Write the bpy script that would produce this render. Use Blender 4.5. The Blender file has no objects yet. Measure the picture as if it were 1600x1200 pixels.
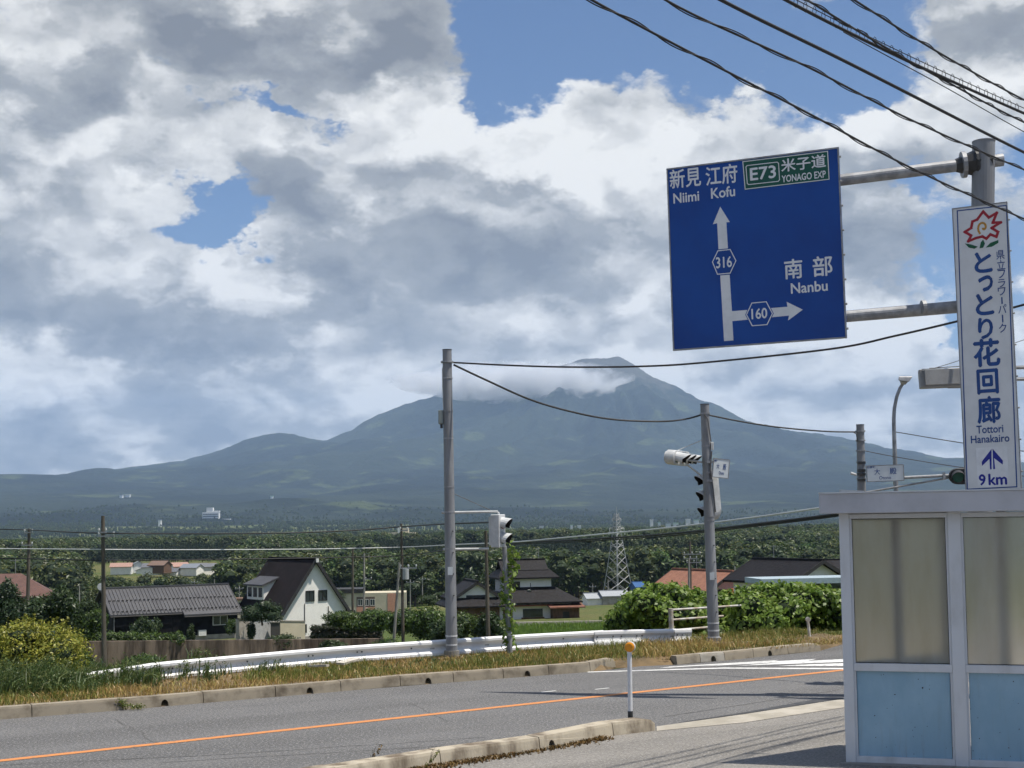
import bpy, bmesh, math, random
import numpy as np
from mathutils import Vector, Matrix, Euler
R = math.radians
scene = bpy.context.scene
COL = scene.collection

# ------------------------------------------------------------------ camera
FPX, EYE = 2100.0, 2.7
PITCH, ROLL, SHIFT = math.atan(0.06), 0.015, 0.0556
cam = bpy.data.cameras.new('camera')
cam.sensor_width = 36.0
cam.lens = FPX / 1600 * 36
cam.shift_y = SHIFT
cam.clip_start, cam.clip_end = 0.1, 90000
camo = bpy.data.objects.new('camera', cam)
COL.objects.link(camo)
CM = Matrix.Rotation(R(90) + PITCH, 4, 'X') @ Matrix.Rotation(-ROLL, 4, 'Z')
camo.matrix_world = Matrix.Translation((0, 0, EYE)) @ CM
scene.camera = camo
scene.view_settings.view_transform = 'Standard'
scene.view_settings.look = 'None'
scene.view_settings.exposure = 0.5
scene.view_settings.gamma = 1.0
scene.render.resolution_x, scene.render.resolution_y = 1024, 768
cy = scene.cycles
cy.use_denoising = True
cy.use_adaptive_sampling, cy.adaptive_threshold, cy.adaptive_min_samples = True, 0.02, 16
cy.max_bounces, cy.diffuse_bounces, cy.glossy_bounces = 6, 3, 3
cy.transmission_bounces, cy.transparent_max_bounces, cy.volume_bounces = 4, 12, 2
cy.caustics_reflective = cy.caustics_refractive = False
cy.sample_clamp_indirect = 4.0


def ray(px, py):
    """Unit direction seen at a place of the 1600 x 1200 photograph."""
    v = Vector(((px - 800) / FPX, (600 - py) / FPX + SHIFT * 1600 / FPX, -1))
    return (CM.to_3x3() @ v)


def G(px, py, z=0.0):
    d = ray(px, py)
    return Vector((0, 0, EYE)) + d * ((z - EYE) / d.z)


def P(px, py, Y):
    d = ray(px, py)
    return Vector((0, 0, EYE)) + d * (Y / d.y)


# ------------------------------------------------------------------ light
SUN_EL = R(69)
SUN_H = Vector((0.978, -0.21, 0)).normalized()
SUN_DIR = Vector((SUN_H.x * math.cos(SUN_EL), SUN_H.y * math.cos(SUN_EL), math.sin(SUN_EL)))
sun = bpy.data.lights.new('sun', 'SUN')
sun.energy, sun.angle, sun.color = 4.6, R(0.53), (1.0, 0.94, 0.84)
suno = bpy.data.objects.new('sun', sun)
COL.objects.link(suno)
suno.rotation_euler = SUN_DIR.to_track_quat('Z', 'Y').to_euler()
suno.location = (20, -10, 40)


# small helper for writing shader maths as expressions
class S:
    def __init__(self, t, s):
        self.t, self.s = t, s

    def _m(self, op, *a):
        n = self.t.nodes.new('ShaderNodeMath')
        n.operation = op
        for i, x in enumerate((self,) + a):
            if isinstance(x, S):
                self.t.links.new(x.s, n.inputs[i])
            else:
                n.inputs[i].default_value = x
        return S(self.t, n.outputs[0])

    def __add__(self, o): return self._m('ADD', o)
    __radd__ = __add__
    def __sub__(self, o): return self._m('SUBTRACT', o)
    def __rsub__(self, o): return (self * -1) + o
    def __mul__(self, o): return self._m('MULTIPLY', o)
    __rmul__ = __mul__
    def __truediv__(self, o): return self._m('DIVIDE', o)
    def exp(self): return self._m('EXPONENT')
    def clamp(self):
        r = self._m('MAXIMUM', 0.0)
        return r._m('MINIMUM', 1.0)
    def mn(self, o): return self._m('MINIMUM', o)
    def mx(self, o): return self._m('MAXIMUM', o)
    def pow(self, o): return self._m('POWER', o)

    def ss(self, a, b, c=0.0, d=1.0):
        n = self.t.nodes.new('ShaderNodeMapRange')
        n.interpolation_type = 'SMOOTHSTEP'
        self.t.links.new(self.s, n.inputs[0])
        for i, x in enumerate((a, b, c, d)):
            n.inputs[i + 1].default_value = x
        return S(self.t, n.outputs[0])


def vmath(t, op, a, b=None, c=None, out=0):
    n = t.nodes.new('ShaderNodeVectorMath')
    n.operation = op
    for i, x in enumerate((a, b, c)):
        if x is None:
            continue
        if isinstance(x, (tuple, list, Vector)):
            n.inputs[i].default_value = x
        else:
            t.links.new(x, n.inputs[i])
    return n.outputs['Value'] if op in ('DOT_PRODUCT', 'LENGTH') else n.outputs[0]


def noise(t, vec, scale, detail=4, rough=0.55, lac=2.0, color=False, dist=0.0):
    n = t.nodes.new('ShaderNodeTexNoise')
    n.inputs['Scale'].default_value = scale
    n.inputs['Detail'].default_value = detail
    n.inputs['Roughness'].default_value = rough
    n.inputs['Lacunarity'].default_value = lac
    n.inputs['Distortion'].default_value = dist
    if vec is not None:
        t.links.new(vec, n.inputs['Vector'])
    return n.outputs[1] if color else S(t, n.outputs[0])


def mixc(t, f, a, b):
    n = t.nodes.new('ShaderNodeMix')
    n.data_type = 'RGBA'
    if isinstance(f, S):
        t.links.new(f.s, n.inputs[0])
    else:
        n.inputs[0].default_value = f
    for k, x in ((6, a), (7, b)):
        if isinstance(x, (tuple, list)):
            n.inputs[k].default_value = (*x[:3], 1)
        else:
            t.links.new(x, n.inputs[k])
    return n.outputs[2]


# ------------------------------------------------------------------ sky
W = bpy.data.worlds.new('World')
scene.world = W
W.use_nodes = True
W.cycles.sampling_method = 'MANUAL'
W.cycles.sample_map_resolution = 512
wt = W.node_tree
wt.nodes.clear()
wout = wt.nodes.new('ShaderNodeOutputWorld')
wbg = wt.nodes.new('ShaderNodeBackground')
wbg.inputs[1].default_value = 0.07
wt.links.new(wbg.outputs[0], wout.inputs[0])
sky = wt.nodes.new('ShaderNodeTexSky')
sky.sky_type = 'NISHITA'
sky.sun_disc = False
sky.sun_elevation = SUN_EL
sky.sun_rotation = math.atan2(SUN_H.x, SUN_H.y)
sky.air_density, sky.dust_density, sky.ozone_density = 1.0, 0.6, 2.5
wtc = wt.nodes.new('ShaderNodeTexCoord')
WSQ = vmath(wt, 'MULTIPLY', wtc.outputs['Generated'], (1.0, 1.0, 1.6))
wwarp = vmath(wt, 'SUBTRACT', noise(wt, WSQ, 13.0, 5, 0.62, color=True), (0.5, 0.5, 0.5))
wdir = vmath(wt, 'MULTIPLY_ADD', wwarp, (0.17, 0.0, 0.13), wtc.outputs['Generated'])
wsep = wt.nodes.new('ShaderNodeSeparateXYZ')
wt.links.new(wdir, wsep.inputs[0])
wx, wy, wz = (S(wt, wsep.outputs[i]) for i in range(3))
waz = wx._m('ARCTAN2', wy)
wel = wz._m('ARCSINE')
wcomb = wt.nodes.new('ShaderNodeCombineXYZ')
wt.links.new(waz.s, wcomb.inputs[0])
wt.links.new(wel.s, wcomb.inputs[1])


def blobs(lst):
    """Sum of soft patches, each (px, py, half width, half height, amount)."""
    acc = None
    for px, py, sx, sy, a in lst:
        d = ray(px, py).normalized()
        az, el = math.atan2(d.x, d.y), math.asin(d.z)
        ix, iy = FPX / sx, FPX / sy
        m = vmath(wt, 'MULTIPLY_ADD', wcomb.outputs[0], (ix, iy, 0), (-az * ix, -el * iy, 0))
        g = (S(wt, vmath(wt, 'DOT_PRODUCT', m, m)) * -1.0).exp()
        acc = g * a if acc is None else g._m('MULTIPLY_ADD', a, acc)
    return acc


cover = blobs([
    (1400, 430, 120, 150, 0.14), (230, 115, 220, 50, 0.10), (250, 50, 480, 95, 0.30), (600, 70, 110, 80, 0.18),  # upper left sheet
    (200, 225, 330, 80, 0.22), (120, 350, 330, 120, 0.20),        # left bank
    (760, 330, 330, 160, 0.26), (1130, 320, 280, 150, 0.26),      # central bank
    (300, 590, 560, 150, 0.30), (250, 725, 700, 60, 0.34), (1450, 715, 300, 50, 0.26), (900, 560, 420, 110, 0.26), (1290, 470, 150, 110, 0.16),
    (1560, 50, 90, 80, 0.20), (1450, 190, 70, 50, 0.16), (1420, 640, 260, 80, 0.24),
    (980, 50, 320, 75, -0.26), (820, 20, 110, 90, -0.19), (1300, 120, 200, 60, -0.12),
    (340, 350, 80, 46, -0.38), (430, 180, 110, 26, -0.24), (475, 420, 30, 50, -0.12), (285, 105, 60, 20, -0.16),
    (1450, 330, 55, 80, -0.20), (1490, 530, 50, 40, -0.20), (495, 535, 35, 18, -0.22),
])
shade = blobs([
    (430, 100, 200, 45, -0.42), (60, 120, 150, 40, -0.36), (300, 5, 330, 30, 0.15),
    (150, 225, 240, 60, 0.26), (770, 185, 190, 50, 0.34), (1060, 215, 240, 50, 0.30),
    (150, 430, 210, 60, -0.40), (650, 385, 160, 95, -0.44), (250, 262, 60, 24, -0.30), (490, 250, 70, 34, -0.30),
    (370, 440, 70, 50, 0.36), (575, 520, 70, 40, 0.34), (330, 520, 70, 30, -0.30),
    (250, 690, 500, 60, -0.16), (60, 545, 110, 50, 0.20), (950, 390, 170, 140, 0.12), (820, 470, 120, 50, -0.12),
    (1350, 630, 240, 60, -0.12), (1400, 480, 120, 80, 0.15),
])


def cloud_field(off, full):
    v = vmath(wt, 'MULTIPLY_ADD', wwarp, (0.10, 0.10, 0.10), WSQ)
    v = vmath(wt, 'ADD', v, tuple(off))
    big = noise(wt, v, 5.2, 3, 0.5, 2.1)
    vo = wt.nodes.new('ShaderNodeTexVoronoi')
    vo.feature = 'F1'
    vo.inputs['Scale'].default_value = 17.0
    vo.inputs['Detail'].default_value = 2.0 if full else 1.0
    vo.inputs['Roughness'].default_value = 0.5
    vo.inputs['Lacunarity'].default_value = 2.3
    vo.normalize = True
    wt.links.new(v, vo.inputs['Vector'])
    b = 1.0 - S(wt, vo.outputs['Distance'])
    return v, big, b


# broken cloud goes on all round, thinning only in the clear patch of the picture
wide = 0.07
cv, big0, bil0 = cloud_field((0, 0, 0), True)
_, big1, bil1 = cloud_field((0.010, 0.0, 0.040), False)
fine = noise(wt, cv, 24.0, 6, 0.6, 2.1) - 0.5
dens = big0 * 0.9 + bil0 * 0.20 + fine * 0.27 + cover + wide
alpha = dens.ss(0.655, 0.765)
thick = dens.ss(0.70, 1.0)
lit = (big0 - big1) * 4.1 + (bil0 - bil1) * 0.80 + fine * 0.55 + shade - thick * 0.12 + 0.69
# flat layered cloud low over the horizon
strat = noise(wt, vmath(wt, 'MULTIPLY', WSQ, (1.0, 1.0, 2.4)), 9.5, 6, 0.58) - 0.5
lit = lit + strat * wz.ss(0.03, 0.20, 2.6, 0.0) + wz.ss(0.03, 0.16, 0.22, 0.0)
lit = lit.clamp()
CB = 10.0
ramp = wt.nodes.new('ShaderNodeValToRGB')
cr = ramp.color_ramp
cr.elements[0].position, cr.elements[0].color = 0.0, (0.215, 0.225, 0.25, 1)
cr.elements[1].position, cr.elements[1].color = 1.0, (1.0, 0.99, 0.96, 1)
e = cr.elements.new(0.45)
e.color = (0.40, 0.41, 0.42, 1)
wt.links.new(lit.s, ramp.inputs[0])
cc = vmath(wt, 'SCALE', ramp.outputs[0])
cc.node.inputs['Scale'].default_value = CB
skyc = vmath(wt, 'MULTIPLY', sky.outputs[0], (0.66, 0.80, 1.0))
up = wel.ss(-0.02, 0.0)
wt.links.new(mixc(wt, alpha, skyc, cc), wbg.inputs[0])


# ------------------------------------------------------------------ helpers
MATS = {}


def mat(name, col, col2=None, scale=4.0, rough=0.65, metal=0.0, bump=0.0, bscale=60.0, detail=5, spec=0.4,
        lo=0.35, hi=0.65, stretch=None, rand=0.0):
    if name in MATS:
        return MATS[name]
    m = bpy.data.materials.new(name)
    m.use_nodes = True
    t = m.node_tree
    b = t.nodes['Principled BSDF']
    b.inputs['Roughness'].default_value = rough
    b.inputs['Metallic'].default_value = metal
    b.inputs['Specular IOR Level'].default_value = spec
    tc = t.nodes.new('ShaderNodeTexCoord')
    v = tc.outputs['Object']
    if stretch:
        v = vmath(t, 'MULTIPLY', v, stretch)
    if col2 is None:
        col2 = tuple(c * 0.86 for c in col)
    f = noise(t, v, scale, detail, 0.6).ss(lo, hi)
    c = mixc(t, f, col, col2)
    if rand:
        oi = t.nodes.new('ShaderNodeObjectInfo')
        hs = t.nodes.new('ShaderNodeHueSaturation')
        r = S(t, oi.outputs['Random'])
        t.links.new((r * rand + (1 - rand / 2)).s, hs.inputs['Value'])
        t.links.new(((r * 7.3)._m('FRACT') * (rand * 0.08) + (0.5 - rand * 0.04)).s, hs.inputs['Hue'])
        t.links.new(c, hs.inputs['Color'])
        c = hs.outputs[0]
    t.links.new(c, b.inputs['Base Color'])
    if bump:
        bn = t.nodes.new('ShaderNodeBump')
        bn.inputs['Strength'].default_value = 0.6
        bn.inputs['Distance'].default_value = bump
        t.links.new(noise(t, v, bscale, 3, 0.6).s, bn.inputs['Height'])
        t.links.new(bn.outputs[0], b.inputs['Normal'])
    MATS[name] = m
    return m


class MB:
    """Collects shapes for ONE mesh."""

    def __init__(self):
        self.v, self.f = [], []

    def add(self, vs, fs):
        o = len(self.v)
        self.v += [tuple(p) for p in vs]
        self.f += [tuple(i + o for i in f) for f in fs]
        return self

    def hexa(self, p):
        """Eight corners: bottom ring of four, then top ring of four."""
        return self.add(p, [(3, 2, 1, 0), (4, 5, 6, 7), (0, 1, 5, 4), (1, 2, 6, 5), (2, 3, 7, 6), (3, 0, 4, 7)])

    def box(self, c, s, M=None):
        x, y, z = (k / 2 for k in s)
        p = [Vector(q) for q in ((-x, -y, -z), (x, -y, -z), (x, y, -z), (-x, y, -z),
                                 (-x, -y, z), (x, -y, z), (x, y, z), (-x, y, z))]
        c = Vector(c)
        return self.hexa([(M @ q if M else q) + c for q in p])

    def bar(self, a, b, w, h, up=(0, 0, 1)):
        """Box beam from a to b, w across and h along up."""
        a, b = Vector(a), Vector(b)
        d = (b - a).normalized()
        s = d.cross(Vector(up)).normalized() * (w / 2)
        u = s.cross(d).normalized() * (h / 2)
        return self.hexa([a - s - u, a + s - u, b + s - u, b - s - u, a - s + u, a + s + u, b + s + u, b - s + u])

    def tube(self, pts, r, n=10, caps=True):
        pts = [Vector(p) for p in pts]
        rs = r if isinstance(r, (list, tuple)) else [r] * len(pts)
        vs, fs = [], []
        prev = None
        for i, p in enumerate(pts):
            d = (pts[min(i + 1, len(pts) - 1)] - pts[max(i - 1, 0)]).normalized()
            if prev is None:
                x = d.cross(Vector((0, 0, 1)) if abs(d.z) < 0.9 else Vector((1, 0, 0))).normalized()
            else:
                x = (prev - d * prev.dot(d)).normalized()
            prev = x
            y = d.cross(x)
            for k in range(n):
                a = 2 * math.pi * k / n
                vs.append(p + (x * math.cos(a) + y * math.sin(a)) * rs[i])
        for i in range(len(pts) - 1):
            for k in range(n):
                k2 = (k + 1) % n
                fs.append((i * n + k, i * n + k2, (i + 1) * n + k2, (i + 1) * n + k))
        if caps:
            fs.append(tuple(range(n - 1, -1, -1)))
            fs.append(tuple((len(pts) - 1) * n + k for k in range(n)))
        return self.add(vs, fs)

    def prism(self, poly, n):
        """Flat polygon pushed along vector n."""
        k = len(poly)
        n = Vector(n)
        vs = [Vector(p) for p in poly] + [Vector(p) + n for p in poly]
        fs = [tuple(range(k - 1, -1, -1)), tuple(range(k, 2 * k))]
        fs += [(i, (i + 1) % k, k + (i + 1) % k, k + i) for i in range(k)]
        return self.add(vs, fs)

    def quad(self, *p):
        return self.add(p, [tuple(range(len(p)))])

    def build(self, name, m, parent=None, smooth=False, world=True, bevel=0.0):
        """World-space points by default; they are made local to the parent."""
        me = bpy.data.meshes.new(name)
        o = bpy.data.objects.new(name, me)
        COL.objects.link(o)
        off = Vector()
        if parent is not None:
            o.parent = parent
            if world:
                q = parent
                while q:
                    off += q.location
                    q = q.parent
        elif world and self.v:
            a = np.array(self.v)
            off = Vector(((a[:, 0].min() + a[:, 0].max()) / 2, (a[:, 1].min() + a[:, 1].max()) / 2, a[:, 2].min()))
            o.location = off
        me.from_pydata([(p[0] - off.x, p[1] - off.y, p[2] - off.z) for p in self.v], [], self.f)
        bm = bmesh.new()
        bm.from_mesh(me)
        bmesh.ops.recalc_face_normals(bm, faces=bm.faces)
        if bevel:
            bmesh.ops.bevel(bm, geom=list(bm.edges), offset=bevel, segments=1, affect='EDGES', clamp_overlap=True)
        bm.to_mesh(me)
        bm.free()
        if smooth:
            me.polygons.foreach_set('use_smooth', [True] * len(me.polygons))
        me.materials.append(m)
        return o


def raw_mesh(name, v, f, m, parent=None, off=(0, 0, 0), smooth=False):
    """Fast mesh from numpy arrays: all faces with the same number of corners."""
    me = bpy.data.meshes.new(name)
    v = np.asarray(v, np.float32) - np.asarray(off, np.float32)
    f = np.asarray(f, np.int32)
    k = f.shape[1]
    me.vertices.add(len(v))
    me.vertices.foreach_set('co', v.ravel())
    me.loops.add(f.size)
    me.loops.foreach_set('vertex_index', f.ravel())
    me.polygons.add(len(f))
    me.polygons.foreach_set('loop_start', np.arange(0, f.size, k, dtype=np.int32))
    me.polygons.foreach_set('loop_total', np.full(len(f), k, np.int32))
    if smooth:
        me.polygons.foreach_set('use_smooth', np.ones(len(f), bool))
    me.update()
    me.validate()
    for mm in (m if isinstance(m, (list, tuple)) else [m]):
        me.materials.append(mm)
    if name is None:
        return me
    o = bpy.data.objects.new(name, me)
    COL.objects.link(o)
    if parent is not None:
        o.parent = parent
    else:
        o.location = off
    return o


def tag(o, label, cat, group=None):
    o['label'], o['category'] = label, cat
    if group:
        o['group'] = group
    return o


def struct(o, kind='structure', label=None):
    o['kind'] = kind
    if label:
        o['label'] = label
    return o


def thing(name, label, cat, loc=(0, 0, 0), rz=0.0, group=None):
    o = bpy.data.objects.new(name, None)
    o.empty_display_size = 0.3
    COL.objects.link(o)
    o.location = loc
    o.rotation_euler = (0, 0, rz)
    return tag(o, label, cat, group)


def copy_tree(o, parent=None):
    c = o.copy()
    COL.objects.link(c)
    if parent is not None:
        c.parent = parent
    for ch in list(o.children):
        copy_tree(ch, c)
    return c


# ---- value noise for terrain
_rs = np.random.RandomState(7)
_T = _rs.rand(256, 256)


def vn(x, y):
    xi, yi = np.floor(x).astype(int), np.floor(y).astype(int)
    fx, fy = x - xi, y - yi
    fx, fy = fx * fx * (3 - 2 * fx), fy * fy * (3 - 2 * fy)
    a, b = _T[xi & 255, yi & 255], _T[(xi + 1) & 255, yi & 255]
    c, d = _T[xi & 255, (yi + 1) & 255], _T[(xi + 1) & 255, (yi + 1) & 255]
    return (a * (1 - fx) + b * fx) * (1 - fy) + (c * (1 - fx) + d * fx) * fy - 0.5


def fbm(x, y, o=5, g=0.5):
    s, a = 0, 1.0
    for k in range(o):
        s = s + vn(x * 2 ** k + 17.3 * k, y * 2 ** k - 9.1 * k) * a
        a *= g
    return s


# ------------------------------------------------------------------ terrain
RAIL0, RAIL1 = G(300, 1058), G(1080, 1003)
RDIR = (RAIL1 - RAIL0).normalized()
RNRM = Vector((-RDIR.y, RDIR.x, 0))


def interp(x, tab):
    return np.interp(x, [a for a, _ in tab], [b for _, b in tab])


DROP = [(-1e5, -0.03), (0.6, -0.03), (3, -0.4), (8, -1.4), (25, -3.7), (50, -5.7), (70, -6.9), (84, -8.5), (100, -9.0),
        (120, -9.2), (145, -10.3), (240, -17.5), (330, -20), (450, -20), (700, -16), (1000, -18), (1500, -23),
        (2500, -25), (3200, -14), (4000, 6), (5000, 48), (6000, 100), (8000, 150), (11000, 200), (30000, 200)]
MC = (820.0, 12200.0)
PR = [(0, 1500), (170, 1470), (571, 1246), (914, 1030), (1486, 770), (2057, 640), (2630, 525), (3143, 452), (3771, 372),
      (5000, 240), (8000, 120), (20000, 100)]
PL = [(0, 1500), (200, 1480), (600, 1330), (1430, 1110), (1914, 920), (2300, 780), (2570, 705), (2914, 760), (3200, 715),
      (3500, 625), (3740, 570), (4300, 490), (4900, 415), (5370, 450), (6200, 430), (9000, 300), (20000, 250)]
PF = [(0, 1500), (250, 1400), (600, 1170), (1200, 880), (2000, 620), (3000, 400), (4000, 270), (5000, 170), (6000, 100),
      (8000, 30), (20000, 0)]
HILLS = []
for _px, _py, _Y, _sx, _sy in ((30, 742, 8600, 380, 500), (-160, 735, 8800, 420, 600), (215, 787, 4900, 190, 160),
                               (110, 801, 4400, 170, 130), (450, 777, 5400, 200, 170), (545, 784, 5200, 170, 150),
                               (330, 808, 4300, 120, 110), (1180, 793, 5400, 500, 200), (800, 792, 5000, 260, 200),
                               (660, 796, 4700, 180, 140), (400, 797, 4700, 130, 110), (1010, 799, 4800, 220, 160), (20, 808, 4300, 160, 120)):
    _p = P(_px, _py, _Y)
    HILLS.append((_p.x, _p.y, _p.z, _sx, _sy))


def height(X, Y):
    X, Y = np.asarray(X, float), np.asarray(Y, float)
    s = (X - RAIL0.x) * RNRM.x + (Y - RAIL0.y) * RNRM.y
    z = interp(s, DROP)
    far = np.clip((Y - 300) / 1500, 0, 1)
    z = z + far * 10 * fbm(X / 420, Y / 420, 4)
    dx, dy = X - MC[0], Y - MC[1]
    r = np.hypot(dx, dy) + 1e-6
    c = dx / r
    ph = np.arctan2(dy, dx)
    rr = r * (1 + 0.10 * fbm(X / 900 + 5, Y / 900, 4) * np.clip(r / 2500, 0, 1))
    wr, wl = np.clip(c, 0, 1) ** 2, np.clip(-c, 0, 1) ** 2
    m = wr * interp(rr, PR) + wl * interp(rr, PL) + (1 - wr - wl) * interp(rr, PF)
    g = fbm(ph * 5.5 + 0.15 * fbm(X / 500, Y / 500, 3), r / 2600, 4)
    amp = np.clip((r - 250) / 1100, 0, 1) * np.clip(m / 900, 0, 1) * (1 - 0.75 * np.abs(c))
    m = m + amp * 420 * (np.abs(g) * 1.3 - 0.12)
    m = m + np.clip(m / 700, 0.0, 1) * 95 * fbm(X / 260, Y / 260, 5) * (1 - 0.6 * np.abs(c))
    w = np.clip((Y - 3800) / 3500, 0, 1)
    w = w * w * (3 - 2 * w)
    z = z * (1 - w) + np.maximum(m, z) * w
    for hx, hy, hz, sx, sy in HILLS:
        gsn = np.exp(-((X - hx) / sx) ** 2 - ((Y - hy) / sy) ** 2)
        z = z + gsn * np.maximum(hz - z, 0) * (1 + 0.25 * fbm(X / 150, Y / 150, 3))
    return z


def hz(x, y):
    return float(height(np.array([x]), np.array([y]))[0])


def sheet(name, rows, cols, pad, m):
    A, Yg = np.meshgrid(cols, rows)
    X = A * (Yg + pad)
    v = np.stack([X, Yg, height(X, Yg)], -1).reshape(-1, 3)
    nr, nc = len(rows), len(cols)
    i = (np.arange(nr - 1)[:, None] * nc + np.arange(nc - 1)[None, :]).ravel()
    f = np.stack([i, i + 1, i + 1 + nc, i + nc], -1)
    return raw_mesh(name, v, f, m, smooth=True)


def land_material(name, mountain):
    m = bpy.data.materials.new(name)
    m.use_nodes = True
    t = m.node_tree
    b = t.nodes['Principled BSDF']
    b.inputs['Roughness'].default_value = 0.95
    b.inputs['Specular IOR Level'].default_value = 0.1
    ge = t.nodes.new('ShaderNodeNewGeometry')
    pos = ge.outputs['Position']
    if mountain:
        a = noise(t, pos, 0.0011, 6, 0.6).ss(0.42, 0.60)
        c = mixc(t, a, (0.006, 0.0095, 0.0105), (0.023, 0.031, 0.023))  # forest patches; their tone contrast also paints in cloud shadow
        k = noise(t, pos, 0.0024, 5, 0.6).ss(0.56, 0.64)
        c = mixc(t, k * 0.75, c, (0.075, 0.095, 0.042))
        f = noise(t, pos, 0.02, 4, 0.65).ss(0.35, 0.65)
        c = mixc(t, f * 0.5, c, (0.009, 0.018, 0.012))
        sx = t.nodes.new('ShaderNodeSeparateXYZ')
        t.links.new(pos, sx.inputs[0])
        hgt = (S(t, sx.outputs[2]) + noise(t, vmath(t, 'MULTIPLY', pos, (1, 1, 0.25)), 0.007, 5, 0.7) * 900).ss(1530, 1750)
        c = mixc(t, hgt * 0.8, c, (0.085, 0.078, 0.066))
        dist, sc = 30.0, 0.022
    else:
        a = noise(t, pos, 0.02, 6, 0.6).ss(0.40, 0.62)
        c = mixc(t, a, (0.075, 0.105, 0.030), (0.14, 0.13, 0.055))
        k = noise(t, pos, 0.0022, 4, 0.5).ss(0.56, 0.62)
        c = mixc(t, k, c, (0.070, 0.095, 0.038))
        f = noise(t, pos, 1.3, 5, 0.7).ss(0.3, 0.7)
        c = mixc(t, f * 0.55, c, (0.04, 0.055, 0.02))
        dist, sc = 0.25, 0.8
    t.links.new(c, b.inputs['Base Color'])
    bn = t.nodes.new('ShaderNodeBump')
    bn.inputs['Distance'].default_value = dist
    bn.inputs['Strength'].default_value = 0.8
    t.links.new(noise(t, pos, sc, 5, 0.7).s, bn.inputs['Height'])
    t.links.new(bn.outputs[0], b.inputs['Normal'])
    return m


YSPLIT = 3900.0
rows = np.concatenate([np.linspace(-80, 15, 12), np.linspace(16, 200, 150), np.geomspace(202, YSPLIT, 150)])
struct(sheet('ground', rows, np.linspace(-1.1, 1.1, 260), 110, land_material('grassland', False)))
rows = np.geomspace(YSPLIT, 19000, 330)
struct(sheet('mountain', rows, np.linspace(-0.60, 0.60, 620), 110, land_material('mountain_forest', True)))

# the air: one closed box of even haze round everything
hb = MB()
hb.box((0, 9400, 960), (26000, 23600, 2040))
haze = hb.build('haze', bpy.data.materials.new('haze_air'))
struct(haze, 'stuff')
hm = haze.data.materials[0]
hm.use_nodes = True
hm.node_tree.nodes.clear()
ho = hm.node_tree.nodes.new('ShaderNodeOutputMaterial')
hv = hm.node_tree.nodes.new('ShaderNodeVolumePrincipled')
hv.inputs['Color'].default_value = (0.50, 0.70, 1.0, 1)
hv.inputs['Density'].default_value = 4.6e-5
hv.inputs['Anisotropy'].default_value = 0.0
hm.node_tree.links.new(hv.outputs[0], ho.inputs['Volume'])


# ------------------------------------------------------------------ road, kerbs, markings
def asphalt(name, base, light, seed):
    m = bpy.data.materials.new(name)
    m.use_nodes = True
    t = m.node_tree
    b = t.nodes['Principled BSDF']
    b.inputs['Roughness'].default_value = 0.86
    b.inputs['Specular IOR Level'].default_value = 0.3
    ge = t.nodes.new('ShaderNodeNewGeometry')
    p = vmath(t, 'ADD', ge.outputs['Position'], (seed, seed * 2, 0))
    al = vmath(t, 'MULTIPLY', p, (1, 1, 0))
    # rotate so that tyre wear runs along the road
    mp = t.nodes.new('ShaderNodeMapping')
    mp.inputs['Rotation'].default_value = (0, 0, -math.atan2(RDIR.y, RDIR.x))
    mp.inputs['Scale'].default_value = (1, 1, 1)
    t.links.new(al, mp.inputs[0])
    lane = noise(t, vmath(t, 'MULTIPLY', mp.outputs[0], (0.05, 1.0, 1)), 0.9, 3, 0.5).ss(0.35, 0.65)
    c = mixc(t, lane, tuple(x * .86 for x in base), tuple(x * 1.22 for x in base))
    pat = noise(t, p, 0.6, 5, 0.65).ss(0.35, 0.7)
    c = mixc(t, pat * 0.45, c, tuple(x * 0.74 for x in base))
    gr = noise(t, p, 30, 3, 0.75).ss(0.50, 0.64)
    c = mixc(t, gr * 0.75, c, light)
    dk = noise(t, vmath(t, 'ADD', p, (7, 3, 1)), 26, 3, 0.75).ss(0.53, 0.64)
    c = mixc(t, dk * 0.65, c, tuple(x * 0.42 for x in base))
    t.links.new(c, b.inputs['Base Color'])
    bn = t.nodes.new('ShaderNodeBump')
    bn.inputs['Distance'].default_value = 0.012
    bn.inputs['Strength'].default_value = 0.7
    t.links.new(noise(t, p, 55, 3, 0.7).s, bn.inputs['Height'])
    t.links.new(bn.outputs[0], b.inputs['Normal'])
    return m


M_ASPH = asphalt('road_asphalt', (0.104, 0.103, 0.103), (0.285, 0.28, 0.272), 0.0)
M_APRON = asphalt('apron_asphalt', (0.1794, 0.17, 0.156), (0.3276, 0.312, 0.2886), 31.0)
M_KERB = mat('kerb_concrete', (0.264, 0.228, 0.172), (0.104, 0.084, 0.06), scale=3.0, rough=0.9, bump=0.006, bscale=70, lo=0.42, hi=0.75)
M_KERBN = mat('kerb_stained_concrete', (0.4, 0.352, 0.272), (0.12, 0.092, 0.064), scale=2.4, rough=0.92, bump=0.008, bscale=60,
              lo=0.42, hi=0.66, stretch=(1, 1, 0.35))
M_KERBL = mat('kerb_new_concrete', (0.36, 0.336, 0.288), (0.264, 0.24, 0.2), scale=3, rough=0.9, bump=0.004)
M_GUT = mat('gutter_concrete', (0.39, 0.3588, 0.3042), (0.2808, 0.2574, 0.2106), scale=1.6, rough=0.9, bump=0.004, bscale=50)


def worn_paint(name, col, worn, scale=9):
    return mat(name, col, worn, scale=scale, rough=0.7, lo=0.48, hi=0.74, detail=8, bump=0.003, bscale=50)


M_ORANGE = worn_paint('orange_road_paint', (0.527, 0.204, 0.0595), (0.289, 0.1615, 0.0935))
M_WHITEP = worn_paint('white_road_paint', (0.629, 0.629, 0.612), (0.221, 0.221, 0.2167), scale=7)

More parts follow.
